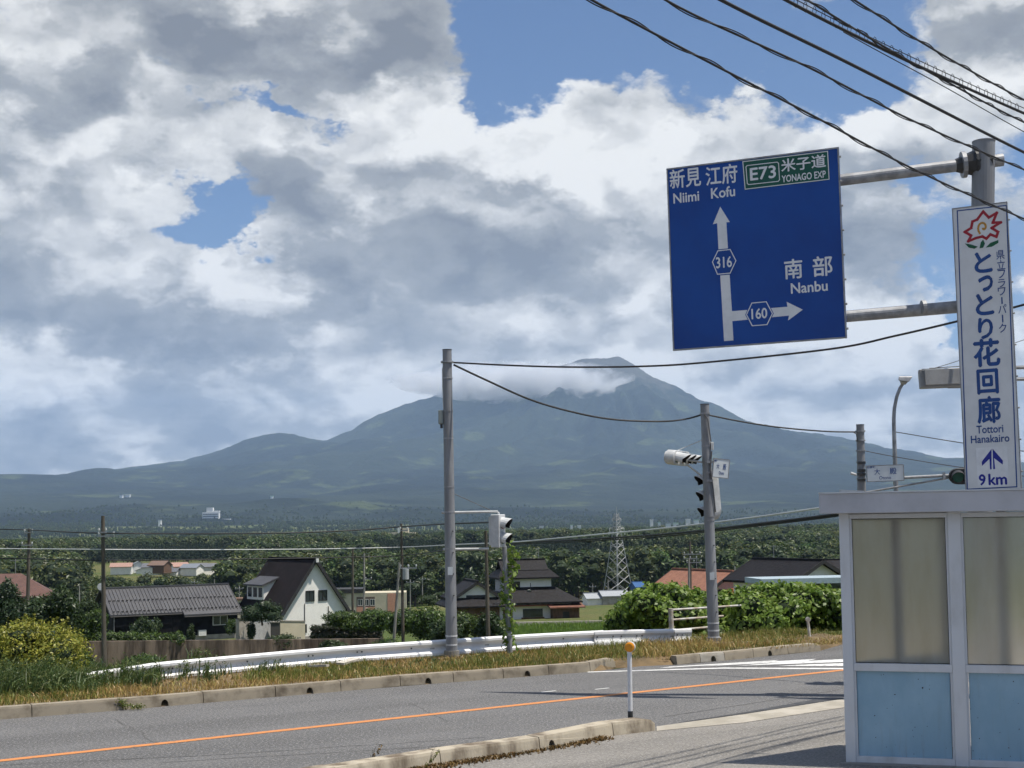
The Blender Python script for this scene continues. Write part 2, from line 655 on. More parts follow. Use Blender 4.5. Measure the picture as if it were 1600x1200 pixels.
FKL = [(0, 1124), (187, 1110), (312, 1099), (500, 1083), (625, 1072), (787, 1060), (919, 1050)]
fk = [G(*p) for p in FKL]
fdir = (fk[-1] - fk[0]).normalized()
fnrm = Vector((-fdir.y, fdir.x, 0))
fk0 = fk[0] - fdir * 14
NKL = [(669, 1199), (866, 1170.6), (959, 1150), (1025, 1142)]
nk = [G(*p) for p in NKL]
ndir = (nk[2] - nk[0]).normalized()
nnrm = Vector((-ndir.y, ndir.x, 0))


def flat(name, pts, z, m, kind='structure'):
    b = MB()
    b.quad(*[Vector((p[0], p[1], z)) for p in pts])
    o = b.build(name, m)
    # face up
    if o.data.polygons[0].normal.z < 0:
        o.data.flip_normals()
    if kind:
        struct(o, kind)
    return o


# the road sheet reaches from the far kerb back past the camera and off to both sides
far_l = fk0 + fnrm * 0.05 - fdir * 30
far_m = G(958, 1046) + fnrm * 0.02
jn = [G(1000, 1041), G(1059, 1038.5), G(1133, 1032), G(1281, 1017), G(1330, 1003)]
road = flat('road', [far_l, far_m] + jn + [jn[-1] + Vector((60, 34, 0)), Vector((90, -60, 0)), Vector((-60, -60, 0))], 0.0, M_ASPH)
gu = [G(1026, 1136), G(1162, 1117), G(1317, 1093)]
gl = [G(1026, 1143), G(1162, 1130), G(1317, 1106.5)]
gd = (gu[2] - gu[1]).normalized()
apron = flat('bus_stop_apron', [nk[0] - ndir * 25, nk[0], nk[1], nk[2], nk[3], gl[1], gl[2], gl[2] + gd * 40,
                                gl[2] + gd * 40 + Vector((0, -45, 0)), Vector((-25, -45, 0))], 0.004, M_APRON)
flat('gutter_strip', gu + [gu[2] + gd * 12, gl[2] + gd * 12] + gl[::-1], 0.009, M_GUT)
# dark tar seam along the gutter
M_TAR = mat('tar_seam', (0.035, 0.035, 0.037), (0.06, 0.06, 0.06), scale=5)
tar = MB()
tar.quad(*[Vector((p.x, p.y, 0.005)) for p in (G(1050, 1131), G(1162, 1113.5), G(1317, 1085), G(1317, 1091.5), G(1162, 1115.8))])
struct(tar.build('tar_seam', M_TAR))


def line(name, a, b, w, m, z=0.0045):
    d = (b - a).normalized()
    n = Vector((-d.y, d.x, 0)) * (w / 2)
    return flat(name, [a - n, b - n, b + n, a + n], z, m)


oa, ob = G(0, 1189), G(1315, 1047.5)
od = (ob - oa).normalized()
line('orange_centre_line', oa - od * 20, ob + od * 30, 0.15, M_ORANGE)
flat('white_edge_line', [G(918, 1051), G(1131, 1045), G(1330, 1046.2), G(1330, 1044.2), G(1131, 1043.4), G(918, 1049.9)], 0.0045, M_WHITEP)
for q in (((1030, 1044.2), (1205, 1034.2), (1218, 1031.6), (1046, 1042)), ((1093, 1041.6), (1262, 1033), (1276, 1029.8), (1150, 1037)),
          ((1150, 1040.6), (1322, 1034.5), (1322, 1029.8), (1222, 1035.2)), ((1214, 1040.8), (1322, 1040.8), (1322, 1036.4), (1268, 1038.2))):
    flat('crossing_stripe', [G(*p) for p in q], 0.0045, M_WHITEP)
for px, py in ((930, 1077.5), (846, 1082)):
    a = G(px, py)
    line('paint_fleck', a, a + od * 0.28, 0.05, M_WHITEP)


def kerb(name, pts, n, joints, holes, w, h, m, odd=None, round_end=False):
    """A run of kerb blocks; each block is a part, some have a drain hole."""
    root = bpy.data.objects.new(name, None)
    COL.objects.link(root)
    root.location = pts[0]
    struct(root)
    cum = [0.0]
    for a, b in zip(pts, pts[1:]):
        cum.append(cum[-1] + (b - a).length)

    def at(s):
        for i in range(len(pts) - 1):
            if s <= cum[i + 1] or i == len(pts) - 2:
                return pts[i] + (pts[i + 1] - pts[i]) * ((s - cum[i]) / (cum[i + 1] - cum[i]))
    rng = random.Random(5)
    for i, (s0, s1) in enumerate(zip(joints, joints[1:])):
        a, b = at(s0 + 0.006), at(s1 - 0.006)
        dz = rng.uniform(-0.004, 0.004)
        L = (b - a).length
        d = (b - a).normalized()
        hs = [x - s0 for x in holes if s0 + 0.12 < x < s1 - 0.12]
        bev = 0.03
        prof = [(0, 0)]
        for x in hs:
            prof += [(x - 0.055, 0), (x - 0.055, 0.045), (x - 0.038, 0.085), (x, 0.105), (x + 0.038, 0.085), (x + 0.055, 0.045), (x + 0.055, 0)]
        last = round_end and i == len(joints) - 2
        prof += [(L, 0), (L, h * 0.6), (L - 0.05, h * 0.9), (L - 0.14, h + dz), (0, h + dz)] if last else [(L, 0), (L, h + dz), (0, h + dz)]
        mb = MB()
        k = len(prof)
        # front face slightly battered, bevelled top edge
        def pt(x, z, t):
            return a + d * x + n * t + Vector((0, 0, z))
        fr = [pt(x, z if z < h * 0.9 else z - bev, 0.02 * z / h) for x, z in prof]
        md = [pt(x, z, bev if z >= h * 0.85 else 0.02 * z / h + 1e-4) for x, z in prof]
        bk = [pt(x, z, w) for x, z in prof]
        vs = fr + md + bk
        fs = [tuple(range(k - 1, -1, -1)), tuple(range(2 * k, 3 * k))]
        for r in range(2):
            fs += [(r * k + q, r * k + (q + 1) % k, (r + 1) * k + (q + 1) % k, (r + 1) * k + q) for q in range(k)]
        mb.add(vs, fs)
        mb.build('kerb_block', M_KERBL if odd is not None and i == odd else m, root)
    return root


def arc(pts, p):
    """Distance along a polyline of the place nearest to p."""
    best = None
    s = 0.0
    for a, b in zip(pts, pts[1:]):
        L = (b - a).length
        t = max(0, min(1, (p - a).dot(b - a) / L / L))
        q = (a + (b - a) * t - p).length
        if best is None or q < best[0]:
            best = (q, s + t * L)
        s += L
    return best[1]


fpts = [fk0] + fk + [G(945, 1047.5), G(962, 1042)]
jp = [50, 191, 318, 431, 533, 626, 709, 787, 858, 925]
fy = lambda px: float(np.interp(px, [a for a, _ in FKL], [b for _, b in FKL]))
fj = [arc(fpts, G(px, fy(px))) for px in jp]
step = 1.55
pre = []
while fj[0] - step * (len(pre) + 1) > 0:
    pre.append(fj[0] - step * (len(pre) + 1))
tot = sum((b - a).length for a, b in zip(fpts, fpts[1:]))
fj = [0.0] + pre[::-1] + fj + [tot]
kerb('far_kerb', fpts, fnrm, fj, [arc(fpts, G(px, fy(px))) for px in (257, 484, 669, 824)], 0.2, 0.165, M_KERB, round_end=True)
npts = [nk[0] - ndir * 12] + nk
ntot = sum((b - a).length for a, b in zip(npts, npts[1:]))
nj0 = arc(npts, nk[2])
kerb('near_kerb', npts, nnrm, [x for x in (nj0 - 1.4 * k for k in range(9, 0, -1)) if x > 0] + [nj0, ntot], [arc(npts, nk[1])], 0.24, 0.16, M_KERBN, round_end=True)
k2 = [G(*p) for p in ((1058, 1038.5), (1095, 1034.7), (1133, 1032), (1178, 1027.5), (1232, 1021.5), (1283, 1017))]
k2j = [0.0]
for a, b in zip(k2, k2[1:]):
    k2j.append(k2j[-1] + (b - a).length)
k2n = Vector((-(k2[-1] - k2[0]).y, (k2[-1] - k2[0]).x, 0)).normalized()
kerb('corner_kerb', k2, k2n, k2j, [arc(k2, G(1113, 1033)), arc(k2, G(1201, 1024.5))], 0.2, 0.155, M_KERB, odd=1, round_end=True)
k3 = [G(1118, 1011.5), G(1160, 1011), G(1195, 1010.5), G(1226, 1010)]
k3j = [0.0]
for a, b in zip(k3, k3[1:]):
    k3j.append(k3j[-1] + (b - a).length)
kerb('footway_kerb', k3, k2n, k3j, [], 0.18, 0.10, M_KERB, round_end=True)

# verge of bare soil behind the far kerb, rolling over to the slope
M_SOIL = mat('verge_soil', (0.168, 0.116, 0.06), (0.08, 0.06, 0.032), scale=1.5, rough=0.95, bump=0.02, bscale=18, detail=7)
vb = MB()
rng = random.Random(3)
vl = [fk0 - fdir * 30 + (fk0 - fk0)] + fpts + [G(1000, 1041) + fnrm * .0, G(1059, 1038), G(1100, 1032), G(1180, 1026), G(1281, 1016), G(1330, 1001)]
cols_ = []
for i in range(len(vl) - 1):
    n_ = max(1, int((vl[i + 1] - vl[i]).length / 0.6))
    for k in range(n_):
        cols_.append(vl[i].lerp(vl[i + 1], k / n_))
cols_.append(vl[-1])
offs = [0.0, 0.19, 0.5, 0.9, 1.5, 2.2, 3.0, 3.6, 4.6, 6.0]
verge_z = lambda s, o: max(interp1(s) + .02, .125 - .06 * max(0, o - .3)) if s < .3 else max(interp1(s) + .02, .125 - .06 * max(0, o - .3) - (s - .3) * .3)
interp1 = lambda s: float(interp(np.array([s]), DROP)[0])
vs = []
for c in cols_:
    for o_ in offs:
        p = c + fnrm * o_
        s = (p - RAIL0).dot(RNRM)
        z = 0.125 if o_ < 0.3 else 0.125 + rng.uniform(-0.025, 0.03)
        g = interp1(s)
        z = verge_z(s, o_) + (z - .125) if s < 3 else g - 0.05
        if o_ == 0.0:
            z = -0.02
        vs.append((p.x, p.y, z))
no = len(offs)
fs = [(i * no + k, i * no + k + 1, (i + 1) * no + k + 1, (i + 1) * no + k) for i in range(len(cols_) - 1) for k in range(no - 1)]
vb.add(vs, fs)
struct(vb.build('verge', M_SOIL, smooth=True))

# old cracks and scrapes in the asphalt
M_CRACK = mat('asphalt_crack', (0.045, 0.044, 0.044), (0.09, 0.088, 0.085), scale=6, rough=.95, lo=.3, hi=.6)
cr_ = random.Random(14)
def crack(p0, p1, w, amp, n=26):
    b = MB()
    d = (p1 - p0)
    nn = Vector((-d.y, d.x, 0)).normalized()
    pts = []
    o_ = 0.0
    for i in range(n + 1):
        o_ = o_ * .7 + cr_.uniform(-amp, amp)
        pts.append(p0 + d * (i / n) + nn * o_)
    for i in range(n):
        wa, wb = w * cr_.uniform(.4, 1.2), w * cr_.uniform(.4, 1.2)
        a, c = pts[i], pts[i + 1]
        b.quad(*[Vector((q.x, q.y, .0028)) for q in (a - nn * wa / 2, c - nn * wb / 2, c + nn * wb / 2, a + nn * wa / 2)])
    struct(b.build('asphalt_crack', M_CRACK))
for a_, b_, w_, am in (((-20, 1197), (330, 1180), .022, .02), ((330, 1180), (760, 1152), .018, .02), ((250, 1192), (690, 1166), .016, .015), ((640, 1098), (700, 1128), .014, .03), ((180, 1124), (250, 1162), .014, .03), ((1040, 1120), (1310, 1078), .02, .015), ((820, 1110), (1000, 1096), .012, .015)):
    crack(G(*a_), G(*b_), w_, am)


# ------------------------------------------------------------------ materials for street furniture
M_GALV = mat('galvanised_steel', (0.32, 0.325, 0.335), (0.21, 0.215, 0.225), scale=6, rough=0.5, metal=0.35, bump=0.001)
M_POLEG = mat('grey_pole_paint', (0.25, 0.26, 0.275), (0.175, 0.18, 0.19), scale=3, rough=0.6, detail=8, stretch=(1, 1, 0.25))
M_CONC = mat('pole_concrete', (0.30, 0.285, 0.255), (0.19, 0.18, 0.16), scale=4, rough=0.9, stretch=(1, 1, 0.2))
M_BROWNP = mat('brown_pole', (0.115, 0.098, 0.078), (0.07, 0.06, 0.048), scale=4, rough=0.9, stretch=(1, 1, 0.2))
M_DARK = mat('dark_metal', (0.035, 0.037, 0.04), rough=0.5)
M_BLACK = mat('black_cable', (0.018, 0.018, 0.02), rough=0.6)
M_GREYW = mat('grey_cable', (0.10, 0.10, 0.105), rough=0.6)
M_SIGW = mat('signal_white', (0.54, 0.55, 0.55), (0.42, 0.43, 0.43), scale=5, rough=0.45)
M_SIGN_BLUE = mat('sign_blue', (0.004, 0.062, 0.30), (0.003, 0.045, 0.24), scale=0.7, rough=0.42, spec=0.35)
M_SIGN_GREEN = mat('sign_green', (0.003, 0.085, 0.055), (0.003, 0.07, 0.045), scale=2, rough=0.42)
M_SIGN_WHITE = mat('sign_white_sheet', (0.66, 0.67, 0.68), (0.60, 0.61, 0.62), scale=3, rough=0.5)
M_SIGN_LET = mat('sign_letter_white', (0.72, 0.73, 0.74), (0.66, 0.67, 0.68), scale=8, rough=0.5)
M_SIGN_INK = mat('sign_letter_blue', (0.012, 0.065, 0.25), (0.015, 0.055, 0.20), scale=8, rough=0.5)
M_SIGN_INKP = mat('sign_letter_ultramarine', (0.015, 0.022, 0.27), rough=0.5)
M_RED = mat('flower_red', (0.33, 0.012, 0.025), rough=0.5)
M_YELLOW = mat('flower_yellow', (0.50, 0.25, 0.03), rough=0.5)
M_LEAFG = mat('emblem_green', (0.005, 0.09, 0.04), rough=0.5)


class Plane:
    """A flat board in space: two axes and a normal towards the viewer."""

    def __init__(self, tl, tr, bl, br):
        self.o = bl
        x = ((tr - tl) + (br - bl)) / 2
        y = ((tl - bl) + (tr - br)) / 2
        self.w = x.length
        self.x = x.normalized()
        y = y - self.x * y.dot(self.x)
        self.h = y.length
        self.y = y.normalized()
        self.n = self.x.cross(self.y)
        self.o = (tl + tr + bl + br) / 4 - self.x * self.w / 2 - self.y * self.h / 2

    def pt(self, u, v, off=0.0):
        return self.o + self.x * u + self.y * v + self.n * off

    def hit(self, px, py):
        d = ray(px, py)
        e = Vector((0, 0, EYE))
        p = e + d * ((self.o - e).dot(self.n) / d.dot(self.n)) - self.o
        return p.dot(self.x), p.dot(self.y)

    def poly(self, pts, off, th, m, name, parent):
        mb = MB()
        q = [self.pt(*self.hit(*p), off) for p in pts]
        mb.prism(q, self.n * th)
        return mb.build(name, m, parent)

    def outline(self, pts, off, w, m, name, parent, closed=True, th=0.002):
        mb = MB()
        q = [self.pt(*self.hit(*p), off) for p in pts]
        k = len(q)
        for i in range(k if closed else k - 1):
            a, b = q[i], q[(i + 1) % k]
            d = (b - a).normalized()
            mb.bar(a - d * w * 0.45, b + d * w * 0.45, w, th + 0.0004 * (i % 2), up=self.n)
        return mb.build(name, m, parent)

    def text(self, body, bl, br, hpx, off, m, parent, bold=0.012, name='lettering'):
        """Text whose box runs from bl to br (photo places) and is hpx high."""
        c = bpy.data.curves.new('t', 'FONT')
        c.body = body
        c.resolution_u = 3
        t = bpy.data.objects.new('t', c)
        COL.objects.link(t)
        dg = bpy.context.evaluated_depsgraph_get()
        dg.update()
        me = bpy.data.meshes.new_from_object(t.evaluated_get(dg))
        bpy.data.objects.remove(t)
        v = np.array([p.co[:] for p in me.vertices])
        mn, mx = v.min(0), v.max(0)
        u0, v0 = self.hit(*bl)
        u1, _ = self.hit(*br)
        dep = (self.pt(u0, v0) - Vector((0, 0, EYE))).length
        H = hpx / FPX * dep
        sx, sy = (u1 - u0) / (mx[0] - mn[0]), H / (mx[1] - mn[1])
        loc = parent.location
        polys = [tuple(p.vertices) for p in me.polygons]
        bpy.data.meshes.remove(me)
        # heavier strokes: the same glyphs laid a hair apart
        vs, fs = [], []
        sh = [(0, 0), (bold, 0), (-bold, 0), (0, bold), (0, -bold)] if bold > 0.003 else [(0, 0)]
        for i, (ox, oy) in enumerate(sh):
            k = len(vs)
            for q in v:
                w = self.pt(u0 + (q[0] + ox - mn[0]) * sx, v0 + (q[1] + oy - mn[1]) * sy, off + 0.0003 * i)
                vs.append(w - loc)
            fs += [tuple(j + k for j in p) for p in polys]
        me = bpy.data.meshes.new(name)
        me.from_pydata(vs, [], fs)
        me.materials.append(m)
        o = bpy.data.objects.new(name, me)
        COL.objects.link(o)
        o.parent = parent
        return o


# ------------------------------------------------------------------ gantry pole with two arms
PX, PY = 6.97, 20.05
gan = thing('sign_pole', 'thick grey steel pole with two long arms carrying the blue direction sign', 'pole', (PX, PY, 0))
ptop = P(1537, 222, PY)
mb = MB()
mb.tube([(PX, PY, 0), (PX - 0.02, PY, 3), (ptop.x, PY, ptop.z)], [0.18, 0.175, 0.165], 24)
mb.tube([(PX, PY, 0), (PX, PY, 0.03)], [0.3, 0.3], 20)
mb.build('pole', M_POLEG, gan, smooth=False)
MB().tube([(ptop.x, PY, ptop.z), (ptop.x, PY, ptop.z + 0.015)], 0.172, 24).build('pole_cap', M_GALV, gan)
gs = Plane(P(1038, 263, 20.95), P(1308, 231, 19.95), P(1055, 549, 20.95), P(1326, 527, 19.95))
for (la, lb, nm) in (((1200, 292), (1548, 252), 'arm'), ((1210, 502), (1548, 475), 'arm')):
    ua, ub = gs.hit(*la), gs.hit(*lb)
    a = gs.pt(*ua, -0.16)
    b = P(lb[0], lb[1], PY)
    if la[1] < 400:
        MB().tube([a, b + (b - a).normalized() * 0.18], [0.085, 0.095], 18).build(nm, M_GALV, gan, smooth=False)
        d = (b - a).normalized()
        c = b - d * 0.40
        br = MB()
        br.tube([c - d * 0.12, c + d * 0.16], [0.10, 0.20], 8)
        br.tube([c + d * 0.16, c + d * 0.20], [0.22, 0.22], 14)
        br.tube([c + d * 0.20, b], [0.17, 0.17], 8)
        br.build('arm_bracket', M_DARK, gan)
        MB().tube([c - d * 0.03, c + d * 0.03], 0.20, 18).build('clamp_ring', M_GALV, gan)
    else:
        MB().tube([a, b], [0.085, 0.095], 18).build(nm, M_GALV, gan, smooth=False)
        MB().tube([P(1440, 480, PY + .02) - Vector((.0, 0, 0)), P(1446, 479.5, PY + .02)], 0.102, 18).build('clamp_ring', M_GALV, gan)
for u in (0.28, 0.72):
    MB().bar(gs.pt(gs.w * u, 0.1, -0.07), gs.pt(gs.w * u, gs.h - 0.1, -0.07), 0.08, 0.05, up=gs.n).build('back_rail', M_GALV, gan)

# ------------------------------------------------------------------ blue direction sign
bs = thing('direction_sign', 'large blue road direction sign with white arrows on the sign pole arms', 'road sign', gs.pt(gs.w / 2, 0))
mb = MB()
mb.prism([gs.pt(0, 0, -0.03), gs.pt(gs.w, 0, -0.03), gs.pt(gs.w, gs.h, -0.03), gs.pt(0, gs.h, -0.03)], gs.n * 0.03)
mb.build('panel', M_SIGN_BLUE, bs)
mb = MB()
w_ = 0.022
for a, b in (((0, w_ / 2), (gs.w, w_ / 2)), ((0, gs.h - w_ / 2), (gs.w, gs.h - w_ / 2)), ((w_ / 2, w_), (w_ / 2, gs.h - w_)), ((gs.w - w_ / 2, w_), (gs.w - w_ / 2, gs.h - w_))):
    mb.bar(gs.pt(*a, -0.012), gs.pt(*b, -0.012), w_, 0.045, up=gs.n)
mb.build('edge_frame', M_GALV, bs)
for k in range(8):
    v = gs.h * (0.05 + 0.9 * k / 7)
    MB().tube([gs.pt(gs.w + 0.0, v, -0.015), gs.pt(gs.w + 0.025, v, -0.015)], 0.018, 8).build('rivet', M_GALV, bs)
Z = lambda x, y: (1000 + x / 3.333, 200 + y / 3.333)
T = lambda body, x0, y0, x1, y1, h, m=M_SIGN_LET, bold=0.012, off=0.003: gs.text(body, Z(x0, y0), Z(x1, y1), h / 3.333, off, m, bs, bold)
T('新見', 158, 318, 318, 303, 96, bold=0.016)
T('江府', 345, 302, 508, 284, 96, bold=0.016)
T('Niimi', 176, 393, 308, 379, 50, bold=0.02)
T('Kofu', 372, 368, 495, 357, 52, bold=0.02)
T('南', 755, 788, 847, 780, 98, bold=0.016)
T('部', 903, 775, 1003, 765, 100, bold=0.016)
T('Nanbu', 788, 863, 977, 846, 52, bold=0.02)
gs.poly([Z(533, 172), Z(980, 118), Z(988, 270), Z(545, 323)], 0.001, 0.003, M_SIGN_GREEN, 'green_plate', bs)
gs.outline([Z(536, 176), Z(977, 122), Z(985, 267), Z(548, 319)], 0.005, 0.012, M_SIGN_LET, 'plate_border', bs)
gs.outline([Z(558, 196), Z(714, 178), Z(722, 184), Z(727, 270), Z(720, 278), Z(566, 295), Z(559, 289), Z(552, 203)], 0.005, 0.012, M_SIGN_LET, 'number_border', bs)
T('E73', 576, 274, 708, 260, 62, off=0.006, bold=0.02)
T('米子道', 738, 230, 968, 204, 64, off=0.006, bold=0.018)
T('YONAGO EXP', 740, 284, 968, 258, 34, off=0.006, bold=0.022)
gs.poly([Z(418, 410), Z(380, 501), Z(402, 496), Z(409, 632), Z(458, 627), Z(450, 491), Z(468, 490)], 0.001, 0.002, M_SIGN_LET, 'arrow', bs)
gs.poly([Z(418, 768), Z(438, 1110), Z(487, 1106), Z(481, 1006), Z(776, 977), Z(771, 1003), Z(848, 946), Z(764, 905), Z(768, 931), Z(479, 954), Z(467, 764)],
        0.001, 0.002, M_SIGN_LET, 'arrow', bs)
for hexp, num, tb in (([(378, 698), (406, 640), (470, 633), (500, 691), (470, 756), (404, 762)], '316', (398, 731, 479, 723, 55)),
                      ([(555, 972), (583, 912), (658, 905), (690, 966), (662, 1024), (585, 1030)], '160', (583, 996, 663, 988, 52))):
    cx, cyy = sum(p[0] for p in hexp) / 6, sum(p[1] for p in hexp) / 6
    out = [(cx + (x - cx) * 1.10, cyy + (y - cyy) * 1.10) for x, y in hexp]
    gs.poly([Z(*p) for p in out], 0.0035, 0.002, M_SIGN_BLUE, 'route_shield', bs)
    gs.outline([Z(*p) for p in hexp], 0.007, 0.014, M_SIGN_LET, 'shield_border', bs)
    T(num, *tb, off=0.007, bold=0.02)

# ------------------------------------------------------------------ tall white flower park sign
ws = Plane(P(1491, 326, 19.80), P(1576, 317, 19.46), P(1507.5, 767, 19.80), P(1592, 762.5, 19.46))
fp = thing('park_sign', 'tall narrow white sign with red flower emblem and blue Japanese lettering', 'sign', ws.pt(ws.w / 2, 0))
mb = MB()
mb.prism([ws.pt(0, 0, -0.035), ws.pt(ws.w, 0, -0.035), ws.pt(ws.w, ws.h, -0.035), ws.pt(0, ws.h, -0.035)], ws.n * 0.035)
mb.build('panel', M_SIGN_WHITE, fp)
mb = MB()
mb.bar(ws.pt(ws.w + 0.006, 0, -0.02), ws.pt(ws.w + 0.006, ws.h, -0.02), 0.012, 0.06, up=ws.n)
mb.bar(ws.pt(-0.006, 0, -0.02), ws.pt(-0.006, ws.h, -0.02), 0.012, 0.06, up=ws.n)
mb.bar(ws.pt(-0.012, -0.008, -0.02), ws.pt(ws.w + 0.012, -0.008, -0.02), 0.014, 0.06, up=ws.n)
mb.bar(ws.pt(-0.012, ws.h + 0.008, -0.02), ws.pt(ws.w + 0.012, ws.h + 0.008, -0.02), 0.014, 0.06, up=ws.n)
mb.build('edge_frame', M_GALV, fp)
for k in range(9):
    v = ws.h * (0.06 + 0.88 * k / 8)
    MB().tube([ws.pt(ws.w + 0.01, v, -0.02), ws.pt(ws.w + 0.035, v, -0.02)], 0.013, 8).build('rivet', M_GALV, fp)
for v in (0.25, 0.75):
    MB().bar(ws.pt(ws.w * .15, ws.h * v, -.08), ws.pt(ws.w * .85, ws.h * v, -.08), .08, .06, up=ws.n).build('mounting_bracket', M_GALV, fp)
U = lambda x, y: (1400 + x / 4, 200 + y / 4)
V = lambda x, y: (1400 + x / 4, 480 + y / 4)
ws.outline([U(383, 518), U(690, 484), V(755, 1122), V(446, 1138)], 0.002, 0.016, M_SIGN_INK, 'border_line', fp)
zz = [(430, 650), (470, 625), (478, 585), (508, 572), (545, 522), (580, 560), (630, 530), (605, 592), (655, 590), (598, 625), (638, 650), (628, 680),
      (590, 665), (565, 692), (540, 678), (500, 688), (452, 708), (470, 672)]
ws.outline([U(*p) for p in zz], 0.002, 0.038, M_RED, 'flower_outline', fp)
sp = [U(545 + 36 * (1 - t) * math.cos(7 * t + 2.2), 622 + 44 * (1 - t) * math.sin(7 * t + 2.2)) for t in np.linspace(0, 0.85, 16)]
ws.outline(sp, 0.002, 0.028, M_YELLOW, 'flower_spiral', fp, closed=False)
for lf in ([(430, 722), (470, 728), (512, 742), (490, 755), (455, 748)], [(522, 752), (530, 715), (545, 697), (556, 722), (545, 748)], [(560, 748), (590, 718), (640, 700), (640, 718), (600, 742)]):
    ws.poly([U(*p) for p in lf], 0.002, 0.002, M_LEAFG, 'emblem_leaf', fp)
def glyph(ch, x0, y0, x1, y1, F, m=M_SIGN_INK, bold=0.02):
    sl = -0.085 * (x1 - x0)
    return ws.text(ch, F(x0, y1 - sl / 2), F(x1, y1 + sl / 2), (y1 - y0) / 4, 0.003, m, fp, bold)
for ch, *b in (('と', 497, 785, 600, 902), ('っ', 520, 932, 605, 1018), ('と', 505, 1045, 610, 1166)):
    glyph(ch, *b, U, bold=0.032)
for ch, *b in (('り', 520, 75, 606, 195), ('花', 492, 208, 650, 366), ('回', 513, 397, 640, 537), ('廊', 515, 566, 655, 720)):
    glyph(ch, *b, V, bold=0.03)
for ch, *b in (('県', 628, 768, 680, 822), ('立', 632, 830, 684, 884), ('フ', 638, 890, 684, 938), ('ラ', 640, 948, 684, 994), ('ワ', 638, 1000, 686, 1046),
               ('|', 660, 1060, 667, 1100), ('パ', 640, 1106, 692, 1158)):
    glyph(ch, *b, U, bold=0.006)
for ch, *b in (('|', 664, 50, 671, 95), ('ク', 645, 106, 692, 158)):
    glyph(ch, *b, V, bold=0.006)
ws.text('Tottori', V(505, 790), V(671, 782), 11.3, 0.003, M_SIGN_INK, fp, 0.016)
ws.text('Hanakairo', V(470, 851), V(709, 838), 11, 0.003, M_SIGN_INK, fp, 0.016)
M_PATCH = mat('white_patch', (0.74, 0.75, 0.77), rough=0.5)
ws.poly([V(500, 880), V(695, 868), V(706, 1115), V(512, 1128)], 0.001, 0.0015, M_PATCH, 'patch', fp)
ws.poly([V(597, 886), V(536, 966), V(538, 992), V(584, 948), V(588, 1014), V(598, 1013)], 0.003, 0.002, M_SIGN_INKP, 'arrow', fp)
ws.poly([V(604, 885), V(668, 958), V(668, 984), V(613, 943), V(620, 1011), V(608, 1012)], 0.003, 0.002, M_SIGN_INKP, 'arrow', fp)
ws.text('9', V(522, 1113), V(560, 1111), 15.6, 0.004, M_SIGN_INKP, fp, 0.03)
ws.text('km', V(582, 1110), V(693, 1105), 15.6, 0.004, M_SIGN_INKP, fp, 0.03)

# ------------------------------------------------------------------ bus shelter
SO = Vector((3.606, 14.911, 0))
SE = Vector((1.69, -0.53, 0)).normalized()
SB = Vector((-SE.y, SE.x, 0))                 # away from the camera
SL = Vector((0.83, 0.56, 0)).normalized()     # the end wall runs along the road
M_FRAME = mat('shelter_frame_paint', (0.56, 0.58, 0.61), (0.36, 0.36, 0.36), scale=3, rough=0.5, lo=0.46, hi=0.85, detail=9, stretch=(1, 1, .35))
M_BLUEP = mat('shelter_blue_board', (0.29, 0.44, 0.55), (0.22, 0.36, 0.47), scale=1.6, rough=0.6, detail=9, stretch=(1, 1, .6))
_t = M_BLUEP.node_tree
_b = _t.nodes['Principled BSDF']
_c = _b.inputs['Base Color'].links[0].from_socket
_tc = _t.nodes.new('ShaderNodeTexCoord')
_sx = _t.nodes.new('ShaderNodeSeparateXYZ')
_t.links.new(_tc.outputs['Object'], _sx.inputs[0])
_z = S(_t, _sx.outputs[2])
_sp = noise(_t, _tc.outputs['Object'], 34, 1, 0.4).ss(0.765, 0.78)                      # chips
_c = mixc(_t, _sp, _c, (0.03, 0.03, 0.035))
_gr = noise(_t, vmath(_t, 'MULTIPLY', _tc.outputs['Object'], (6, 6, 0.5)), 3, 6, 0.65).ss(0.5, 0.8) * _z.ss(0.05, 0.45, 0.75, 0.18)
_c = mixc(_t, _gr, _c, (0.20, 0.22, 0.22))                                               # splashed grime
_t.links.new(_c, _b.inputs['Base Color'])
M_FASC = mat('shelter_fascia', (0.45, 0.46, 0.50), (0.33, 0.335, 0.36), scale=1.2, rough=0.5, detail=9, lo=.4, hi=.75)
M_FLOOR = mat('shelter_floor', (0.28, 0.27, 0.25), rough=0.9)
M_BEAD = mat('rubber_bead', (0.02, 0.02, 0.022), rough=0.7)
M_BENCH = mat('bench_board', (0.25, 0.17, 0.10), (0.17, 0.11, 0.06), scale=6, rough=0.7)
fg = bpy.data.materials.new('frosted_acrylic')
fg.use_nodes = True
ft = fg.node_tree
fb = ft.nodes['Principled BSDF']
fb.inputs['Roughness'].default_value = 0.36
fb.inputs['IOR'].default_value = 1.2
fb.inputs['Transmission Weight'].default_value = 0.86
ftc = ft.nodes.new('ShaderNodeTexCoord')
fn = noise(ft, vmath(ft, 'MULTIPLY', ftc.outputs['Object'], (2.5, 2.5, .5)), 2.2, 8, 0.65).ss(0.35, 0.7)
ft.links.new(mixc(ft, fn, (0.98, 0.945, 0.84), (0.84, 0.79, 0.66)), fb.inputs['Base Color'])

